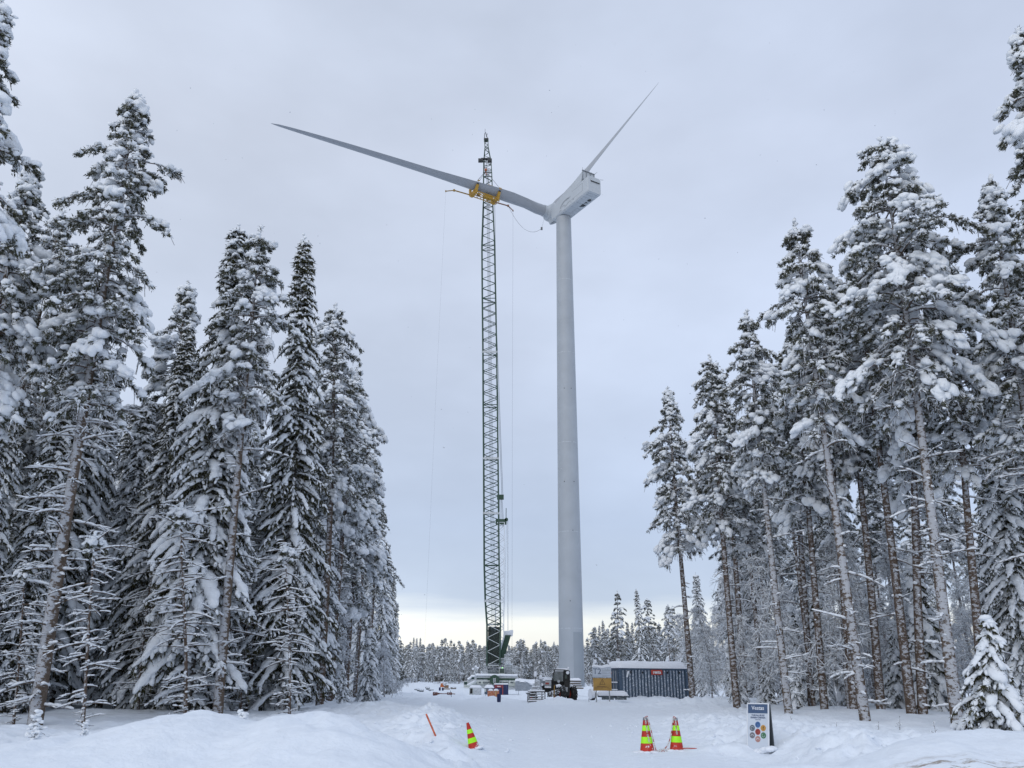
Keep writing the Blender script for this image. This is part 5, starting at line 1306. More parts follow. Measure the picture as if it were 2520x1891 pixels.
b = MB(); b.prism([(a_.x + w_ * u, mid + v) for u, v in ((.52, .05), (.55, .2), (.62, .12), (.68, .25), (.75, .15), (.82, .27), (.88, .14), (.96, .2), (.97, .05))], -.0175, -.0160, 'XZ'); b.build('faded_picture', mat('faded_picture', (.36, .40, .45), .6), up_)
# drift of snow lying along the top edge
b = MB(); vs = []; pr = [(0, .10), (.1, .17), (.25, .15), (.4, .10), (.55, .11), (.7, .18), (.8, .2), (.9, .13), (1, .08)]
poly = [(a_.x - .02 + (w_ + .04) * u, a_.z + h - .02) for u, h in pr] + [(a_.x + w_ + .02 - (w_ + .04) * u, a_.z - h * .12) for u, h in ((0, .0), (.15, .1), (.3, .4), (.5, .75), (.7, .2), (.85, .0), (1, .1))]
b.prism(poly, -.05, .09, 'XZ'); b.build('snow_crest', M_CAP, sign)
lo_, a2, c2 = panel('warning_board', 1459.5, 1669.2, 1505.5, 1700.5, M_OCH, 0, sign)
w2 = c2.x - a2.x; mz = (a2.z + c2.z) / 2; cx = (a2.x + c2.x) / 2
M_BRN = mat('warning_print', (0.11, 0.065, 0.03), 0.6)
b = MB(); T_ = [Vector((-.19, -.16)), Vector((.19, -.16)), Vector((0, .2))]
for i in range(3):
    p0, p1 = T_[i], T_[(i + 1) % 3]; d = (p1 - p0); l_ = d.length; an = math.atan2(d.y, d.x)
    b.box((cx + (p0.x + p1.x) / 2, -.018, mz + .16 + (p0.y + p1.y) / 2), (l_ + .03, .004, .032), rot=Matrix.Rotation(-an, 4, 'Y'))
b.box((cx, -.0185, mz + .17), (.03, .004, .14)); b.box((cx, -.0185, mz + .06), (.03, .004, .03))
b.build('warning_triangle', M_BRN, lo_)
b = MB()
for (x0, x1, z) in ((.2, .62, -.12), (.06, .55, -.20), (.6, .72, -.19), (.76, .84, -.21), (.06, .5, -.30), (.78, .92, -.30), (.2, .75, -.155)):
    b.box((a2.x + w2 * (x0 + x1) / 2, -.018, mz + z), (w2 * (x1 - x0), .004, .022))
b.build('small_print', M_BRN, lo_)

# --- black telehandler with red wheel hubs
TY = 70.0
def tp_(u, v, Y=TY):   # crop units 12.289 per photo pixel, origin (1280,1630)
    return at(1280 + u / 12.289, 1630 + v / 12.289, Y)
t0 = tp_(1000, 1150); t0.z = gzf(t0.x, TY)
tele = empty('telehandler', t0, 'black telehandler with red wheel hubs and snowed-up fork carriage, beside the tower foot', 'telehandler')
def tl(u, v, Y=TY): return tp_(u, v, Y) - t0
def tbox(b, u0, v0, u1, v1, Y, dep, bev=.03):
    a_, c_ = tl(u0, v0, Y), tl(u1, v1, Y); b.box(((a_.x + c_.x) / 2, a_.y + dep / 2, (a_.z + c_.z) / 2), (c_.x - a_.x, dep, a_.z - c_.z), bev=bev)
def tpoly(b, pts, Y, dep):
    P_ = [tl(u, v, Y) for u, v in pts]; b.prism([(p.x, p.z) for p in P_], P_[0].y, P_[0].y + dep, 'XZ')
M_TW = mat('telehandler_grey', (0.36, 0.38, 0.40), .5, var=.1, snow=.25, frost=.01)
M_CABG = mat('cab_glass', (0.03, 0.065, 0.06), .15, var=.3, vscale=3, spec=.6)
b = MB(); tpoly(b, [(650, 720), (960, 540), (1330, 600), (1500, 640), (1500, 760), (1440, 900), (1100, 880), (980, 900), (820, 920), (700, 880)], 69.3, 1.5); tpoly(b, [(1330, 600), (1500, 560), (1500, 1000), (1340, 1060)], 69.0, 1.6); body = b.build('chassis', M_BLACK, tele)
b = MB(); P_ = [tl(*p) for p in ((985, 560), (1045, 240), (1320, 250), (1305, 600))]; b.prism([(p.x, p.z) for p in P_], -1.0, .5, 'XZ'); cabb = b.build('cab', M_CABG, tele)
b = MB(); tpoly(b, [(1310, 600), (1335, 260), (1490, 280), (1505, 620)], 69.2, 1.3); b.build('cab_side', M_BLACK, cabb)
b = MB(); tpoly(b, [(1350, 500), (1360, 380), (1410, 380), (1415, 500)], 69.15, .05); b.build('side_window', M_CABG, cabb)
b = MB()
for (u0, v0, u1, v1) in ((975, 580, 1040, 225), (1310, 610, 1325, 235), (1500, 620, 1490, 270), (1040, 225, 1325, 235), (975, 580, 1310, 600), (1325, 235, 1490, 270)):
    b.tube([tl(u0, v0, 68.9), tl(u1, v1, 68.9)], .045, 6)
b.build('cab_frame', M_BLACK, cabb)
b = MB()
for k in range(7):
    u = 1065 + k * 38; b.tube([tl(u - 14, 570, 68.85), tl(u, 270, 68.85)], .022, 5)
tpoly(b, [(1050, 285), (1062, 235), (1315, 240), (1310, 290)], 68.8, .1)
b.build('cab_grille', M_TW, cabb)
b = MB(); a_, c_ = tl(1075, 205, 69), tl(1460, 250, 69); b.build if False else None
snowcap('roof_snow', (a_.x, -1.0, c_.x, .5), tl(1200, 248, 69).z, .15, cabb, seed=3)
b = MB(); b.cyl(tl(1455, 200, 69), (0, 0, 1), .075, .30, 10); b.build('beacon', M_CAP, cabb)
b = MB(); b.cyl(tl(1440, 320, 68.7), (.3, 1, 0), .12, .16, 12); b.build('work_lamp', M_CAP, cabb)
b = MB(); b.cyl(tl(1165, 580, 68.7), (0, 1, 0), .11, .1, 14); b.build('emblem', M_TW, cabb)
b = MB(); P0, P1 = tl(560, 640, 68.9), tl(1010, 560, 69.8); b.tube([tl(570, 560, 68.6), tl(960, 545, 70)], .26, 8); b.build('boom', M_TW, tele)
b = MB(); tbox(b, 735, 560, 945, 720, 68.7, .9, .05); bo = b.build('engine_cover', M_TW, tele)
b = MB(); tbox(b, 762, 618, 872, 672, 68.65, .06, 0); b.build('maker_plate', mat('faded_red', (.30, .06, .05), .6, frost=-.02), bo)
b = MB(); tbox(b, 540, 480, 960, 545, 68.8, 1.0, .12); tbox(b, 650, 520, 760, 570, 68.6, .8, .1); tbox(b, 750, 730, 940, 780, 68.5, .8, .08); tbox(b, 360, 700, 460, 750, 68.0, .5, .1); tbox(b, 630, 640, 700, 720, 68.2, .5, .1); b.build('snow_patches', M_CAP, tele)
b = MB()
for (u0, v0, u1, v1) in ((760, 470, 1015, 235), (830, 480, 1020, 290), (780, 475, 990, 250)): b.tube([tl(u0, v0, 69.8), tl(u1, v1, 69.8)], .045, 6)
b.build('brace_bar', M_TW, tele)
# fork carriage and grab frame held low in front
b = MB()
b.tube([tl(530, 560, 68), tl(535, 880, 67.6)], .24, 8); tbox(b, 450, 560, 610, 860, 67.6, .4, .06); hd_ = b.build('quick_hitch', M_TW, tele)
b = MB()
FR = mat('frosted_black_steel', (.05, .05, .05), .7, var=.3, snow=.35, frost=.09)
for v in (880, 960, 1045, 1110, 1180): b.tube([tl(240, v, 67), tl(740, v, 67)], .055 if v not in (880, 1180) else .1, 6)
for u in (235, 275, 480, 660, 750): b.tube([tl(u, 890, 67), tl(u, 1210, 67)], .06, 6)
b.tube([tl(180, 940, 66.9), tl(350, 900, 67)], .07, 6); b.tube([tl(235, 1215, 67), tl(250, 1240, 66.0)], .06, 5); b.tube([tl(660, 1215, 67), tl(670, 1230, 66.0)], .06, 5)
for v, w_ in ((800, 60), (840, 100), (760, 40)): b.tube([tl(400 - w_, v, 67.2), tl(520, v - 12, 67.2)], .07, 6)
b.build('fork_carriage', FR, tele)
b = MB()
for v in (868, 1168): b.tube([tl(290, v, 67), tl(650, v, 67)], .085, 7)
b.build('carriage_snow', M_CAP, tele)
b = MB(); tpoly(b, [(820, 1060), (830, 930), (960, 870), (1180, 810), (1210, 840), (1190, 930), (1050, 1040), (960, 1050)], 68.2, .5); b.build('axle_arm', FR, tele)
b = MB(); tpoly(b, [(1340, 760), (1440, 760), (1430, 900), (1350, 890)], 68.6, .4); b.build('step', M_TW, tele)
def wheel(c, r_, wd, yaw, hub_r=.24):
    ax = Vector((math.cos(yaw), math.sin(yaw), 0)); b = MB(); prof_ = [(-wd / 2, r_ * .86), (-wd * .42, r_ * .97), (-wd * .2, r_), (wd * .2, r_), (wd * .42, r_ * .97), (wd / 2, r_ * .86), (wd / 2, r_ * .5), (-wd / 2, r_ * .5)]
    up = Vector((0, 0, 1)); sd_ = up.cross(ax); rings = []
    for k in range(29):
        t = 2 * math.pi * k / 28; dv = up * math.cos(t) + sd_ * math.sin(t); rings.append([c + ax * a + dv * q_ for a, q_ in prof_])
    b.loft(rings, False); 
    for k in range(18):
        t = 2 * math.pi * k / 18; dv = up * math.cos(t) + sd_ * math.sin(t)
        for s_ in (-1, 1): b.tube([c + dv * (r_ + .01) + ax * s_ * wd * .05, c + (up * math.cos(t + .16) + sd_ * math.sin(t + .16)) * r_ * .97 + ax * s_ * wd * .5], .03, 4)
    wo = b.build('wheel', M_RUBBER, tele)
    b = MB(); b.cyl(c, ax, r_ * .52, wd * .8, 20); b.cyl(c + ax * wd * .42, ax, .1, .1, 10); b.cyl(c - ax * wd * .42, ax, .1, .1, 10); b.build('hub', M_RED, wo)
wheel(tl(1270, 950, 68.7), .60, .40, R(10)); wheel(tl(1560, 955, 69.6), .64, .45, R(25)); wheel(tl(400, 1130, 68.6), .50, .38, R(20)); wheel(tl(1130, 980, 71.4), .6, .4, R(10))
b = MB(); a_ = tl(1170, 740, 68.6); b.tube([tl(1050, 900, 68.6), tl(1080, 760, 68.6), tl(1180, 720, 68.6), tl(1270, 780, 68.6), tl(1310, 900, 68.6)], .05, 6); b.tube([tl(1490, 820, 69.4), tl(1530, 740, 69.4), tl(1600, 780, 69.4)], .05, 6); b.build('mudguard', M_BLACK, tele)
b = MB(); b.tube([tl(1090, 735, 68.6), tl(1180, 705, 68.6), tl(1260, 760, 68.6)], .12, 8); b.tube([tl(1500, 700, 69.4), tl(1580, 760, 69.4)], .14, 8); b.build('mudguard_snow', M_CAP, tele)
b = MB(); c_ = tl(462, 410, 68.3); b.tube([c_ + Vector((0, 0, -.35)), c_ + Vector((0, 0, .2))], .03, 6); b.box(c_ + Vector((.2, 0, .02)), (.35, .05, .05)); mr_ = b.build('mirror_arm', M_BLACK, tele)
b = MB(); b.box(c_ + Vector((0, 0, .12)), (.22, .18, .42), bev=.07); b.box(c_ + Vector((.42, 0, -.1)), (.22, .18, .3), bev=.07); b.build('mirror_snow', M_CAP, mr_)

# --- generic boxes near the crane, given in crop-5 units
def w5(u, v, Y): return at(1120 + u / 11.06, 1600 + v / 11.06, Y)
def crate(name, u0, v0, u1, v1, Y, dep, m, label, cat, cap=.0, seed=1):
    a_, c_ = w5(u0, v0, Y), w5(u1, v1, Y); o = empty(name, ((a_.x + c_.x) / 2, Y, c_.z), label, cat)
    w_, h_ = c_.x - a_.x, a_.z - c_.z
    b = MB(); b.box((0, dep / 2, h_ / 2 - .2), (w_, dep, h_ + .4), bev=.02); body_ = b.build('shell', m, o)
    if cap: snowcap('snow_cover', (-w_ / 2 - .05, -.05, w_ / 2 + .05, dep + .05), h_, cap, o, seed=seed)
    return o, w_, h_
o, w_, h_ = crate('small_container', 1052, 938, 1448, 1225, 160, 2.4, M_BLUEC, 'dark blue rental container with orange-red corner posts and red sign', 'container', .18, 2)
b = MB()
for u in (.095, .62): b.box((-w_ / 2 + w_ * u, -.04, h_ / 2 - .2), (.10, .08, h_ + .4))
b.build('corner_post', mat('post_red', (.55, .10, .05), .5), o)
b = MB(); b.box((-w_ / 2 + w_ * .35, -.04, h_ - .34), (1.0, .06, .36)); sg = b.build('name_sign', M_RED, o)
text_mesh('lettering', 'renta', .30, M_WHITE, sg, Matrix.Translation((-w_ / 2 + w_ * .35, -.075, h_ - .33)) @ FX, .004, .012)
b = MB()
for k in range(6): b.box((-w_ / 2 + w_ * (.68 + .055 * k), -.02, h_ / 2), (.05, .05, h_ - .1))
b.box((w_ * .37, -.05, h_ * .7), (.12, .05, .7)); b.build('door_rib', mat('rib_blue', (.04, .06, .15), .5), o)
o, w_, h_ = crate('storage_box', 390, 1025, 705, 1210, 150, 2.0, M_FROST, 'grey snow-topped storage box with an open dark end, left of the orange crate', 'box', .4, 5)
b = MB(); b.box((-w_ * .35, -.03, h_ * .5), (w_ * .26, .05, h_ * .75)); b.build('opening', M_BLACK, o)
b = MB(); b.box((-w_ * .47, -.05, h_ * .4), (.12, .06, h_ * .9)); b.box((-w_ * .2, -.05, h_ * .4), (.1, .06, h_ * .9)); b.build('door_frame', M_IVORY, o)
o, w_, h_ = crate('site_box', 800, 1035, 1050, 1140, 156, 2.0, M_BLUE, 'low blue box under a snow cover between the grey box and the rental container', 'box', .55, 6)
b = MB(); b.box((-w_ * .4, -.03, h_ * .4), (.3, .05, h_ * .8)); b.build('end_panel', M_IVORY, o)
o, w_, h_ = crate('open_crate', 888, 1110, 1192, 1235, 120, 1.1, M_TAN, 'orange-brown crate half filled with snow beside the blue barrel', 'crate', 0, 7)
b = MB(); b.box((w_ * .22, -.03, h_ * .5), (.07, .05, h_ + .1), rot=Matrix.Rotation(R(8), 4, 'Y')); b.build('strap', mat('strap_yellow', (.55, .48, .2), .6), o)
snowcap('snow_fill', (-w_ / 2 + .05, -.02, -.02, 1.0), h_, .26, o, seed=8); snowcap('snow_fill', (.02, -.02, w_ / 2 - .05, 1.0), h_, .24, o, seed=9)
b = MB()
for x in (-w_ / 2, 0, w_ / 2): b.box((x, -.02, h_ * .55 + .05), (.06, .06, h_ + .3))
b.build('crate_post', M_TAN, o)
# barrel
pb_ = w5(1192, 1405, 66); bar = empty('plastic_barrel', pb_, 'small dark blue plastic barrel standing alone on the snow', 'barrel')
bar.scale = (.74, .74, .78)
b = MB(); rings = []
for z, r_ in ((-.05, .17), (.03, .195), (.12, .205), (.16, .198), (.20, .205), (.50, .205), (.54, .198), (.58, .205), (.66, .19), (.70, .16), (.70, .14)):
    rings.append([Vector((r_ * math.cos(t), r_ * math.sin(t), z)) for t in np.linspace(0, 2 * math.pi, 25)[:-1]])
b.loft(rings); b.build('drum', M_BLUEC, bar); b = MB(); b.cyl((0, 0, .705), (0, 0, 1), .13, .03, 18); b.build('lid', M_BLACK, bar)

# --- tarpaulin-covered stack right of the crane
pa, pc_ = at(1278, 1671, 160), at(1332, 1694, 160)
tar = empty('covered_stack', ((pa.x + pc_.x) / 2, 160, pc_.z - .3), 'long stack under a sagging grey tarpaulin and snow, right of the crane', 'stack')
w_ = pc_.x - pa.x + 1.5; h_ = pa.z - pc_.z + .3
b = MB(); n = 24; vs = []
for k in range(n + 1):
    u = k / n; sag = .42 * math.exp(-((u - .55) / .16) ** 2) * h_
    vs += [(-w_ / 2 + w_ * u, 0, -.2), (-w_ / 2 + w_ * u, -.15 * math.sin(u * 20), h_ * .80 - sag * .6), (-w_ / 2 + w_ * u, .8, h_ * .86 - sag * .8), (-w_ / 2 + w_ * u, 3, h_ * .86)]
b.add(vs, [(4 * k + j, 4 * k + 4 + j, 4 * k + 5 + j, 4 * k + 1 + j) for k in range(n) for j in range(3)], True); b.build('tarpaulin', M_TARP, tar)
b = MB(); vs = []
for k in range(n + 1):
    u = k / n; sag = .42 * math.exp(-((u - .55) / .16) ** 2) * h_; e = .35 + .1 * math.sin(u * 9)
    vs += [(-w_ / 2 + w_ * u, -.1, h_ * .82 - sag * .7 - e * .5), (-w_ / 2 + w_ * u, .3, h_ * .86 - sag * .8 + e * .25), (-w_ / 2 + w_ * u, 1.3, h_ * .9 - sag * .5 + e * .5), (-w_ / 2 + w_ * u, 3.1, h_ * .9 + e * .4), (-w_ / 2 + w_ * u, 3.2, h_ * .6)]
b.add(vs, [(5 * k + j, 5 * k + 5 + j, 5 * k + 6 + j, 5 * k + 1 + j) for k in range(n) for j in range(4)], True); b.build('snow_cover', M_CAP, tar)

# --- stacked timber mats beside the tower foot: each mat a thing
P0, P1 = at(1403, 1674, 120), at(1431, 1697, 120); nm = 4; hh = (P0.z - P1.z) / nm
for k in range(nm):
    z = P1.z + hh * (k + .5); xo = .10 * math.sin(k * 2.1)
    o = empty('timber_mat', ((P0.x + P1.x) / 2 + xo + (.15 if k == 0 else 0), 120, z), ('bottom mat of the timber mat stack beside the tower foot', 'second timber mat from the bottom of the stack by the tower', 'third timber mat from the bottom of the stack by the tower', 'top timber mat of the stack by the tower, under a snow heap')[k], 'timber mat', 'timber mats stacked by the tower')
    b = MB(); w_ = P1.x - P0.x
    for j in range(3): b.box((0, .5 + j * .9, 0), (w_ + (.3 if k == 0 else 0), .8, hh * .62), bev=.03)
    b.build('beams', M_WOOD, o)
    snowcap('snow_layer', (-w_ / 2, -.02, w_ / 2, 2.6), hh * .30, hh * (.2 if k < 3 else .9), o, seed=k + 20, rough=.15 if k < 3 else .5)

# --- light pole left of the crane
p0 = w5(540, 985, 170); p1 = w5(540, 470, 170)
o = empty('lamp_mast', (p0.x, 170, p0.z - .6), 'thin lamp mast with snowy floodlights left of the crane', 'lamp mast')
h_ = p1.z - p0.z + .6; b = MB(); b.tube([(0, 0, 0), (0, 0, h_)], .09, 8); b.tube([(-.5, 0, h_ - .4), (.5, 0, h_ - .25)], .05, 6); b.build('pole', M_FROST, o)
for x, z in ((-.45, -.3), (.1, .15), (.5, -.1)): b = MB(); b.box((x, -.1, h_ + z), (.42, .3, .36), bev=.08); b.build('floodlight', M_CAP, o)
# --- truck nosing out behind the crane's left outrigger
p0 = w5(280, 1105, 203); o = empty('site_truck', (p0.x, 203, p0.z), 'pale truck nose just visible at the left end of the crane carrier', 'truck')
b = MB(); b.box((0, 1.3, 1.2), (.9, 2.4, 1.9), bev=.12); c_ = b.build('cab', M_IVORY, o)
b = MB(); b.box((0, .08, 1.62), (.72, .06, .6)); b.build('windscreen', M_GLASS, c_)
b = MB(); b.box((0, .05, .5), (.9, .1, .35)); b.build('bumper', M_FROST, o)
b = MB(); b.cyl((-.35, .7, .3), (1, 0, 0), .42, .25, 16); b.cyl((.35, .7, .3), (1, 0, 0), .42, .25, 16); b.build('wheel', M_RUBBER, o)

# --- small orange lift in the distance (crop units 12.289, origin 960,1640)
def w3(u, v, Y): return at(960 + u / 12.289, 1640 + v / 12.289, Y)
LY = 150; l0 = w3(1600, 745, LY); lift = empty('boom_lift', l0, 'small orange boom lift with a snowy top, far left of the crane', 'boom lift')
def lbox(b, u0, v0, u1, v1, dep=1.2, bev=.05, Y=LY):
    a_, c_ = w3(u0, v0, Y) - l0, w3(u1, v1, Y) - l0; b.box(((a_.x + c_.x) / 2, a_.y + dep / 2, (a_.z + c_.z) / 2), (c_.x - a_.x, dep, a_.z - c_.z), bev=bev)
M_ORA = mat('lift_orange', (.50, .13, .03), .5, var=.15, snow=.2, frost=-.03)
b = MB(); lbox(b, 1515, 575, 1640, 635); lbox(b, 1530, 510, 1600, 590, 1.0); b.build('turntable', M_ORA, lift)
b = MB(); lbox(b, 1475, 640, 1520, 740, .9); lbox(b, 1565, 650, 1612, 740, .9); b.build('tyre', M_BLUEC, lift)
b = MB(); lbox(b, 1640, 570, 1760, 660, 1.0, .03); lbox(b, 1625, 670, 1800, 705, 1.0, .03); b.build('basket', mat('basket_brown', (.22, .13, .07), .6, snow=.3, frost=.0), lift)
b = MB()
for (u0, v0, u1, v1) in ((1600, 560, 1710, 500), (1640, 600, 1700, 520)): b.tube([w3(u0, v0, LY) - l0, w3(u1, v1, LY) - l0], .12, 6)
b.build('arm', M_FROST, lift)
b = MB(); lbox(b, 1525, 480, 1600, 530, 1.0, .12); lbox(b, 1610, 480, 1705, 540, 1.0, .15); lbox(b, 1585, 450, 1620, 490, .5, .08); b.build('snow_cap', M_CAP, lift)
# steel frames lying in the snow
def bars(name, label, cat, m, segs, Y, group=None):
    p = w3(*segs[0][:2], Y); o = empty(name, p, label, cat, group); b = MB()
    for (u0, v0, u1, v1, r_) in segs: b.tube([w3(u0, v0, Y) - p, w3(u1, v1, Y) - p], r_, 6)
    b.build('bars', m, o); return o
M_RUST = mat('rusty_steel', (.16, .07, .055), .8, var=.3, snow=.15, frost=-.02)
bars('steel_bracket', 'long rusty steel bracket lying on the snow left of the crane', 'bracket', M_RUST, [(1295, 818, 1440, 828, .16), (1295, 862, 1420, 850, .12), (1440, 830, 1490, 828, .1), (1480, 830, 1730, 830, .05), (1725, 825, 1870, 828, .15), (1860, 830, 1970, 842, .05), (1840, 860, 1880, 830, .07)], 96)
bars('steel_beams', 'dark beams half buried in the snow heap at the far left of the site', 'beams', M_FROSTD, [(735, 698, 830, 705, .12), (820, 710, 900, 728, .22), (890, 735, 1015, 735, .22)], 135)
bars('scrap_pieces', 'small dark scrap pieces on the far snow heap', 'scrap', M_FROSTD, [(1095, 665, 1195, 670, .28), (1070, 635, 1095, 640, .2)], 150)
bars('ground_rails', 'low grey rails lying in the snow beyond the bracket', 'rails', M_FROSTD, [(1165, 710, 1320, 712, .1), (1165, 730, 1240, 735, .08)], 130)
bars('timber_pile', 'low timber pieces in the snow between the lift and the crane', 'timber', M_WOOD, [(1830, 658, 2000, 662, .22), (1850, 672, 1950, 668, .15)], 165)
# stakes: base pixel, top pixel, depth
for k, (bx_, by_, tx_, ty_, Y, r_, lb) in enumerate(((1449, 1726, 1449.6, 1700, 66, .022, 'marker stake with a snowy reflector left of the site sign'), (1275, 1707, 1277, 1697, 125, .03, 'thin leaning stake in front of the tarpaulin-covered stack'),
        (1131, 1717, 1133, 1706, 105, .03, 'thin leaning stake left of the grey storage box'), (1194.6, 1712, 1195, 1705, 110, .025, 'short stake left of the orange-brown crate'), (1111.5, 1712, 1108.5, 1700, 100, .04, 'dark slanting stake behind the rusty bracket'),
        (1362.5, 1719, 1364.5, 1687, 66.5, .03, 'yellowish stake standing in front of the telehandler'))):
    p0, p1 = at(bx_, by_ + 2, Y), at(tx_, ty_, Y); o = empty('marker_stake', p0, lb, 'stake', 'stakes in the snow')
    b = MB(); b.tube([(0, 0, -.2), p1 - p0], r_, 6); b.build('rod', M_OCH if k == 5 else M_FROSTD, o)
    if k == 0: b = MB(); b.tube([(p1 - p0) + Vector((0, 0, -.28)), (p1 - p0) + Vector((0, 0, .02))], .065, 8); b.build('reflector', M_STEEL, o)
# ------------------------------------------------------------------ near the road: cones, stick, A-board
M_CONE = mat('cone_red', (0.43, 0.022, 0.012), 0.5, var=.12, vscale=12)
M_CONEF = mat('cone_red_frosted', (0.50, 0.03, 0.015), 0.5, var=.1, vscale=12, frost=-.02, snow=.3)
M_LIME = mat('cone_lime', (0.40, 0.92, 0.02), 0.45, var=.08, vscale=10)
M_CCAP = mat('cone_cap_grey', (0.16, 0.18, 0.21), 0.6)
M_CHW = mat('chain_white', (0.62, 0.60, 0.58), 0.5, frost=-.05); M_CHR = mat('chain_red', (0.42, 0.05, 0.03), 0.5)
def cone_at(px, py_base, tip, Y, label, capped, chain):
    p = at(px, py_base, Y); z = gzf(p.x, p.y)
    o = empty('traffic_cone', (p.x, p.y, z), label, 'traffic cone', 'traffic cones beside the snow road')
    t = at(tip[0], tip[1], Y) - Vector((p.x, p.y, z)); H = t.length
    bands = [(0, .03, .155, M_CONEF), (.03, .25, .150, M_CONEF), (.25, .43, None, M_LIME), (.43, .60, None, M_CONE), (.60, .75, None, M_LIME), (.75, .90 if capped else 1.0, None, M_CONE)]
    r = lambda u: (.150 * (1 - u) ** .95 + .043) * (H / .86)
    def ring(u, d=0): return [Vector(((r(u) + d) * math.cos(a), (r(u) + d) * math.sin(a), u * H)) for a in np.linspace(0, 2 * math.pi, 33)[:-1]]
    def seg(name, u0, u1, m, d=0, parent=None):
        b = MB(); b.loft([ring(u, d) for u in np.linspace(u0, u1, 4)]); return b.build(name, m, parent or o)
    seg('body', -.05, .25, M_CONEF); seg('body_band', .425, .605, M_CONE); seg('body_band', .745, .90 if capped else 1.0, M_CONE)
    seg('reflective_band', .25, .43, M_LIME, .003); seg('reflective_band', .60, .75, M_LIME, .003)
    if capped: seg('top_cap', .895, 1.02, M_CCAP, .006)
    for ch in o.children:
        pass
    o.rotation_mode = 'QUATERNION'; o.rotation_quaternion = Vector((0, 0, 1)).rotation_difference(t)
    if capped: b = MB(); b.box((0, 0, -.05), (.36, .36, .03), bev=.012); b.build('base_plate', M_BLACK, o)
    rng = np.random.default_rng(int(px))
    b = MB()
    for k in range(26):
        a = rng.uniform(0, 6.28); rr = rng.uniform(.10, .30 if capped else .19); s_ = rng.uniform(.04, .075) * (1.3 - rr)
        b.add([Vector(v) for v in ICO[1][0] * np.array([s_ * 1.3, s_ * 1.3, s_ * .5]) + np.array([rr * math.cos(a), rr * math.sin(a), .0])], [list(f) for f in ICO[1][1]], True)
    b.build('snow_drift', M_CAP, o)
    if chain:
        w_, rd = MB(), MB(); pts = chain(H, r)
        for k, (p_, q_) in enumerate(zip(pts[:-1], pts[1:])):
            d = (q_ - p_); c = (p_ + q_) / 2; L_ = d.length * .68; dn = d.normalized()
            sd = dn.cross(Vector((0, 1, 0)) if k % 2 == 0 else Vector((1, .3, 0))).normalized()
            loop = [c + dn * L_ * math.cos(a) + sd * L_ * .48 * math.sin(a) for a in np.linspace(0, 2 * math.pi, 11)]
            (w_ if k % 4 != 3 else rd).tube(loop, .0065, 5, False)
        ch = w_.build('chain', M_CHW, o); rd.build('chain_links', M_CHR, ch)
    return o
def dense(P_, st):
    out_ = [P_[0]]
    for a, b_ in zip(P_[:-1], P_[1:]):
        n = max(1, int((b_ - a).length / st))
        out_ += [a.lerp(b_, k / n) for k in range(1, n + 1)]
    return out_
def chA(H, r): 
    f = lambda u, side, d=.03: Vector((side * (r(max(u, 0)) + .0), -d - r(max(u, 0)) * (1 - abs(side)) , u * H))
    front = [Vector((-.01, -r(.98) - .012, .98 * H)), Vector((0, -r(.8) - .012, .8 * H)), Vector((.015, -r(.5) - .012, .5 * H)), Vector((.04, -r(.3) - .012, .3 * H))]
    back = [Vector((.05, -.02, 1.0 * H)), Vector((r(.6) + .02, -.05, .6 * H)), Vector((r(.3) + .015, -.08, .3 * H)), Vector((r(.05) + .02, -.1, .05 * H)), Vector((.26, -.16, .02)), Vector((.42, -.2, .015)), Vector((.60, -.22, .01))]
    return dense(front[::-1] + back, .043)
def chB(H, r):
    front = [Vector((-.012, -r(.98) - .012, .98 * H)), Vector((-.01, -r(.75) - .012, .75 * H)), Vector((.0, -r(.5) - .012, .5 * H))]
    side = [Vector((-.05, -.02, 1.0 * H)), Vector((-r(.7) - .02, -.05, .7 * H)), Vector((-r(.4) - .03, -.06, .4 * H)), Vector((-.22, -.08, .16 * H)), Vector((-.32, -.1, .02)), Vector((-.42, -.12, .01))]
    return dense(front[::-1] + side, .043)
cone_at(1167, 1858, (1150.5, 1779), 20.3, 'leaning red and lime traffic cone alone on the left of the snow road', False, None)
cone_at(1593, 1848, (1587.5, 1764), 20.8, 'red and lime traffic cone with a chain, nearer the middle of the road', True, chA)
cone_at(1665.5, 1848, (1662, 1765), 20.8, 'red and lime traffic cone with a chain, nearer the folding board', True, chB)
# chain lying on the snow right of the third cone
p = at(1692, 1850, 20.6); o = empty('loose_chain', (p.x, p.y, gzf(p.x, p.y)), 'end of a red and white chain lying on the snow', 'chain')
b = MB(); b.tube([(-.22, -.02, .01), (0, 0, .018), (.22, .01, .01)], .012, 6); b.build('links', M_CHR, o)
# leaning orange marker stick
def hit(px, py):
    v = ray(px, py)
    for k in range(800):
        Y = 6 + k * .15; P = EYE + v * (Y / v.y)
        if P.z <= gzf(P.x, P.y): return P
    return at(px, py, 25)
p0 = hit(1074, 1811); p1 = at(1048.6, 1757.5, p0.y)
o = empty('marker_stick', p0, 'orange marker stick leaning left in the lumpy roadside snow', 'stick'); b = MB(); b.tube([Vector((.08, 0, -.2)), p1 - p0], .021, 8)
b.build('stick', mat('stick_orange', (.55, .13, .06), .6, var=.25, vscale=14, frost=-.01), o)
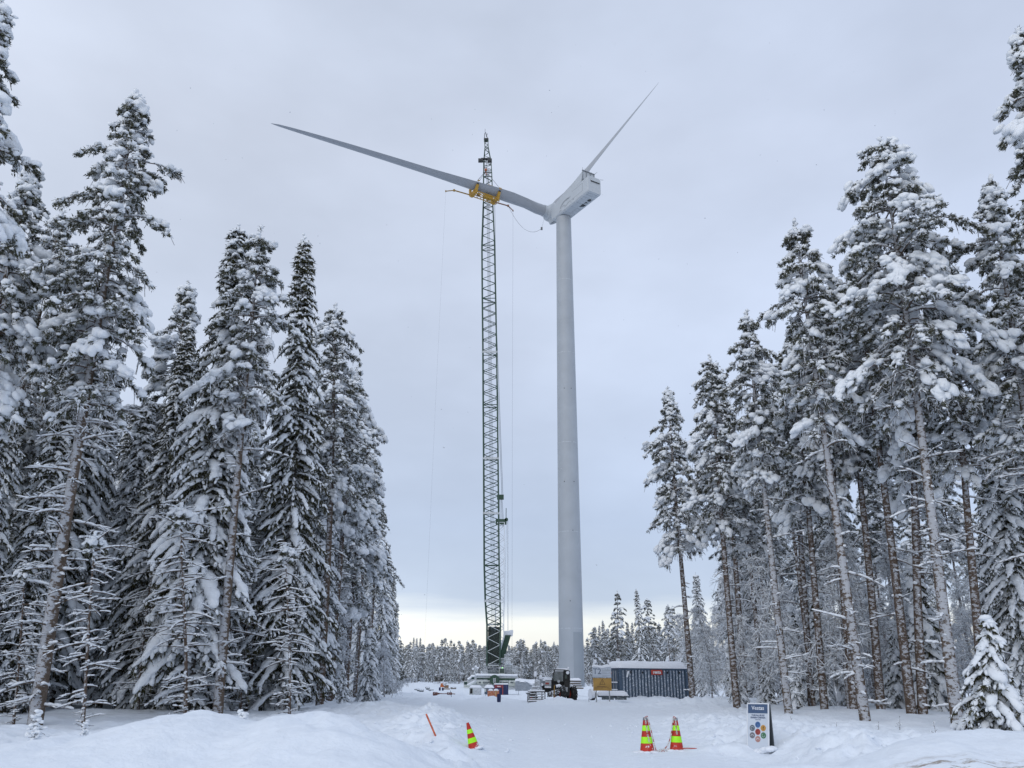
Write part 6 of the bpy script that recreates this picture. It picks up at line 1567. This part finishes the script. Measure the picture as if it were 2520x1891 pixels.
# A-board
BY = 20.6
q0 = at(1865, 1842, BY); bz = gzf(q0.x, q0.y)
ab = empty('folding_board', (q0.x, q0.y, 0), 'white folding board with a blue header and seven coloured discs, half sunk in snow', 'folding board')
TL_, TR_, BL_, BR_ = at(1827.5, 1731, BY), at(1880.5, 1730.5, BY - .4), at(1839, 1850, BY - .25), at(1893, 1853, BY - .65)
O_ = BL_; ex = (BR_ - BL_); W_ = ex.length; ex.normalize(); ez = (TL_ - BL_); ez = (ez - ex * ez.dot(ex)); H_ = ez.length; ez.normalize(); ey = ez.cross(ex).normalized()
if ey.y < 0: ey = -ey
AM = Matrix(((ex.x, ey.x, ez.x, O_.x - q0.x), (ex.y, ey.y, ez.y, O_.y - q0.y), (ex.z, ey.z, ez.z, O_.z), (0, 0, 0, 1)))
M_BRD = mat('board_white', (0.56, 0.61, 0.68), 0.45, var=.04, vscale=2)
M_HDR = mat('board_blue', (0.055, 0.095, 0.18), 0.5, var=.1, vscale=20, frost=-.05)
b = MB(); b.box((W_ / 2, .012, H_ / 2), (W_, .02, H_), M=AM); face = b.build('front_face', M_BRD, ab)
b = MB()
for x in (.008, W_ - .008): b.box((x, 0, H_ / 2), (.022, .03, H_), M=AM)
b.box((W_ / 2, 0, H_ - .005), (W_, .03, .022), M=AM); b.build('rim', M_WHITE, ab)
b = MB(); b.box((W_ / 2, -.001, H_ * .885), (W_ - .045, .006, H_ * .185), M=AM); hdr = b.build('header', M_HDR, face)
FXA = lambda x, z, y=-.006: AM @ Matrix.Translation((x, y, z)) @ FX
text_mesh('lettering', 'Vestas', .125, M_WHITE, hdr, FXA(W_ * .5, H_ * .90), .003, .0005)
M_NAVY = mat('print_navy', (0.03, 0.06, 0.15), .6)
text_mesh('slogan', 'TURVALLISUUS', .050, M_NAVY, face, FXA(W_ * .5, H_ * .748, -.001), .003, .001)
text_mesh('slogan', 'ENNEN KAIKKEA', .050, M_NAVY, face, FXA(W_ * .5, H_ * .70, -.001), .003, .001)
text_mesh('slogan', 'SAFETY FIRST', .024, M_NAVY, face, FXA(W_ * .5, H_ * .658, -.001), .003, .0)
cs = [(.49, .557, (.06, .14, .32)), (.235, .485, (.11, .14, .17)), (.74, .49, (.48, .25, .06)), (.49, .41, (.32, .06, .05)), (.235, .335, (.17, .17, .19)), (.745, .34, (.06, .17, .09)), (.49, .262, (.40, .22, .19))]
for k, (u, v, c) in enumerate(cs):
    b = MB(); poly = [(W_ * u + 0.067 * math.cos(a), H_ * v + 0.067 * math.sin(a)) for a in np.linspace(0, 2 * math.pi, 25)[:-1]]
    b.prism(poly, -.002, .004, 'XZ', AM); dsc = b.build('coloured_disc', mat('disc', c, .5, var=.15, vscale=30), face)
    dsc['label'] = ('blue', 'slate grey', 'orange', 'red', 'dark grey', 'green', 'pale pink')[k] + ' disc'
    b = MB(); rr_ = random.Random(k)
    if k in (0, 1, 3, 5): b.tube([(W_ * u + .034 * math.cos(a), -.004, H_ * v + .034 * math.sin(a)) for a in np.linspace(.4 * k, .4 * k + 4.2, 9)], .0035, 4, M=AM)
    if k == 2: b.box((W_ * u, -.004, H_ * v + .012), (.014, .004, .05), M=AM); b.box((W_ * u, -.004, H_ * v - .03), (.014, .004, .014), M=AM)
    if k in (4, 6): b.tube([(W_ * u - .04, -.004, H_ * v - .01), (W_ * u, -.004, H_ * v + .02), (W_ * u + .04, -.004, H_ * v - .005)], .005, 4, M=AM)
    b.build('symbol', M_BLACK if k in (0, 2, 3) else M_WHITE, dsc)
b = MB(); b2 = [(W_ - .0, .05, H_ * .99), (W_ - .0, .08, H_ * .99), (W_ + .0, .26, .05), (W_ + .0, .22, .05)]
for x0, x1 in ((0.0, W_),):
    vs = [AM @ Vector((x0, y, z)) for _, y, z in b2] + [AM @ Vector((x1, y, z)) for _, y, z in b2]
    b.add(vs, [(0, 1, 2, 3), (7, 6, 5, 4), (0, 4, 5, 1), (1, 5, 6, 2), (2, 6, 7, 3), (3, 7, 4, 0)])
b.build('rear_face', mat('board_back', (.06, .07, .08), .6), ab)
rng = np.random.default_rng(5); b = MB()
for k in range(40):
    u = rng.uniform(.0, 1.15); s_ = rng.uniform(.025, .06) * (1 + max(0, u - .3))
    c = Vector((O_.x - q0.x + ex.x * W_ * u, O_.y - q0.y + rng.uniform(-.10, .06) + ex.y * W_ * u - .02, O_.z + .01 + max(0, u - .35) * .16 + rng.uniform(-.05, .0)))
    b.add([Vector(v) + c for v in ICO[1][0] * np.array([s_ * 1.4, s_ * 1.2, s_ * .7])], [list(f) for f in ICO[1][1]], True)
b.build('snow_drift', M_CAP, ab)
# small saplings poking out of the drifts
def sapling(px, Y, H, seed, label, laden=True):
    rng = np.random.default_rng(seed); p = on_ground(px, Y); o = empty('sapling', p, label, 'sapling', 'saplings in the drifts')
    t = np.linspace(0, 1, 7); tp = np.stack([.08 * H * np.sin(t * 2 + seed), 0 * t, H * t - .1], 1); tr, sn = NB(), NB(); tr.tubes(tp[None], (.014 * H * (1 - t) + .004)[None], 5)
    nb = 26 if laden else 9; s0 = rng.uniform(.2, 1, nb); bb = np.stack([np.interp(s0, t, tp[:, k]) for k in range(3)], -1); a = rng.uniform(0, 6.28, nb); L_ = H * rng.uniform(.12, .38, nb) * (1.15 - s0)
    d = norm(np.stack([np.cos(a), np.sin(a), rng.uniform(.2, 1.1, nb) if not laden else rng.uniform(-.5, .3, nb)], -1)); u = np.linspace(0, 1, 3)[None, :, None]
    BP = bb[:, None] + d[:, None] * u * L_[:, None, None]; tr.tubes(BP, np.full((nb, 3), .005), 3)
    if laden:
        for q_ in range(3):
            c = BP[:, q_] + rng.normal(size=(nb, 3)) * .03; s_ = rng.uniform(.018, .055, nb) * H / .9; sn.blobs(c, d, np.stack([s_ * 1.3, s_, s_ * .9], -1), rng, 1)
    else:
        k = rng.random(nb) < .8; sn.blobs(BP[k, 2], d[k], np.full((int(k.sum()), 3), .02), rng, 0)
    link('stem', tr.mesh('stem', M_SBARK, True), o); link('snow_load', sn.mesh('snow_load', M_TSNOW, True), o)
sapling(75, 16.5, .75, 1, 'snow-caked sapling poking out of the drift at the far left')
sapling(590, 19, .9, 2, 'snow-wrapped sapling standing between the two left-hand drifts')
sapling(205, 19, .6, 3, 'small snowy sapling right of the far left one')
for k, (px, Y, h) in enumerate(((2062, 27, .35), (2165, 26, .4), (2215, 28, .5), (2300, 25, .45), (2415, 24, .4), (1950, 31, .4), (2120, 33, .5), (225, 17.5, .45), (405, 24, .6))):
    sapling(px, Y, h, 10 + k, 'bare twig poking up through the forest floor snow', False)
# blocks and clods thrown up by the plough, each a lump of the bank
rng = np.random.default_rng(77); nb = NB(); C = []; S = []
while len(C) < 210:
    z_ = rng.random()
    if z_ < .45: x, y = rng.normal(-1.9, 1.1), rng.uniform(15, 40)
    elif z_ < .85: x, y = rng.normal(5.6, 1.3), rng.uniform(15, 36)
    else: x, y = rng.uniform(-1, 5), rng.uniform(13, 36)
    s_ = rng.uniform(.012, .055) * (1.0 if z_ < .85 else .4); C.append((x, y, gzf(x, y) + s_ * .1)); S.append((s_ * rng.uniform(.9, 1.6), s_ * rng.uniform(.8, 1.3), s_ * rng.uniform(.5, .9)))
nb.blobs(np.array(C), rng.normal(size=(len(C), 3)) * np.array([[1, 1, .1]]), np.array(S), rng, 1, .9, .3)
o = bpy.data.objects.new('snow_clods', nb.mesh('snow_clods', M_SNOW, True)); col.objects.link(o); tag(o, 'loose clods of ploughed snow along the road edges', 'snow clods', kind='stuff')
# sparse falling snow
nb = NB(); n = 170; Y = rng.uniform(5, 40, n); X = rng.uniform(-.62, .62, n) * Y; Z = 1.65 + Y * rng.uniform(-.05, .95, n); s_ = rng.uniform(.006, .013, n) * (Y / 14) ** .5
nb.blobs(np.stack([X, Y, Z], -1), rng.normal(size=(n, 3)), np.stack([s_, s_ * .8, s_ * .6], -1), rng, 0, 1, .2)
o = bpy.data.objects.new('falling_snow', nb.mesh('falling_snow', mat('snowflake', (.5, .52, .55), .8), True)); col.objects.link(o); tag(o, 'sparse snowflakes drifting down through the air', 'snowflakes', kind='stuff')
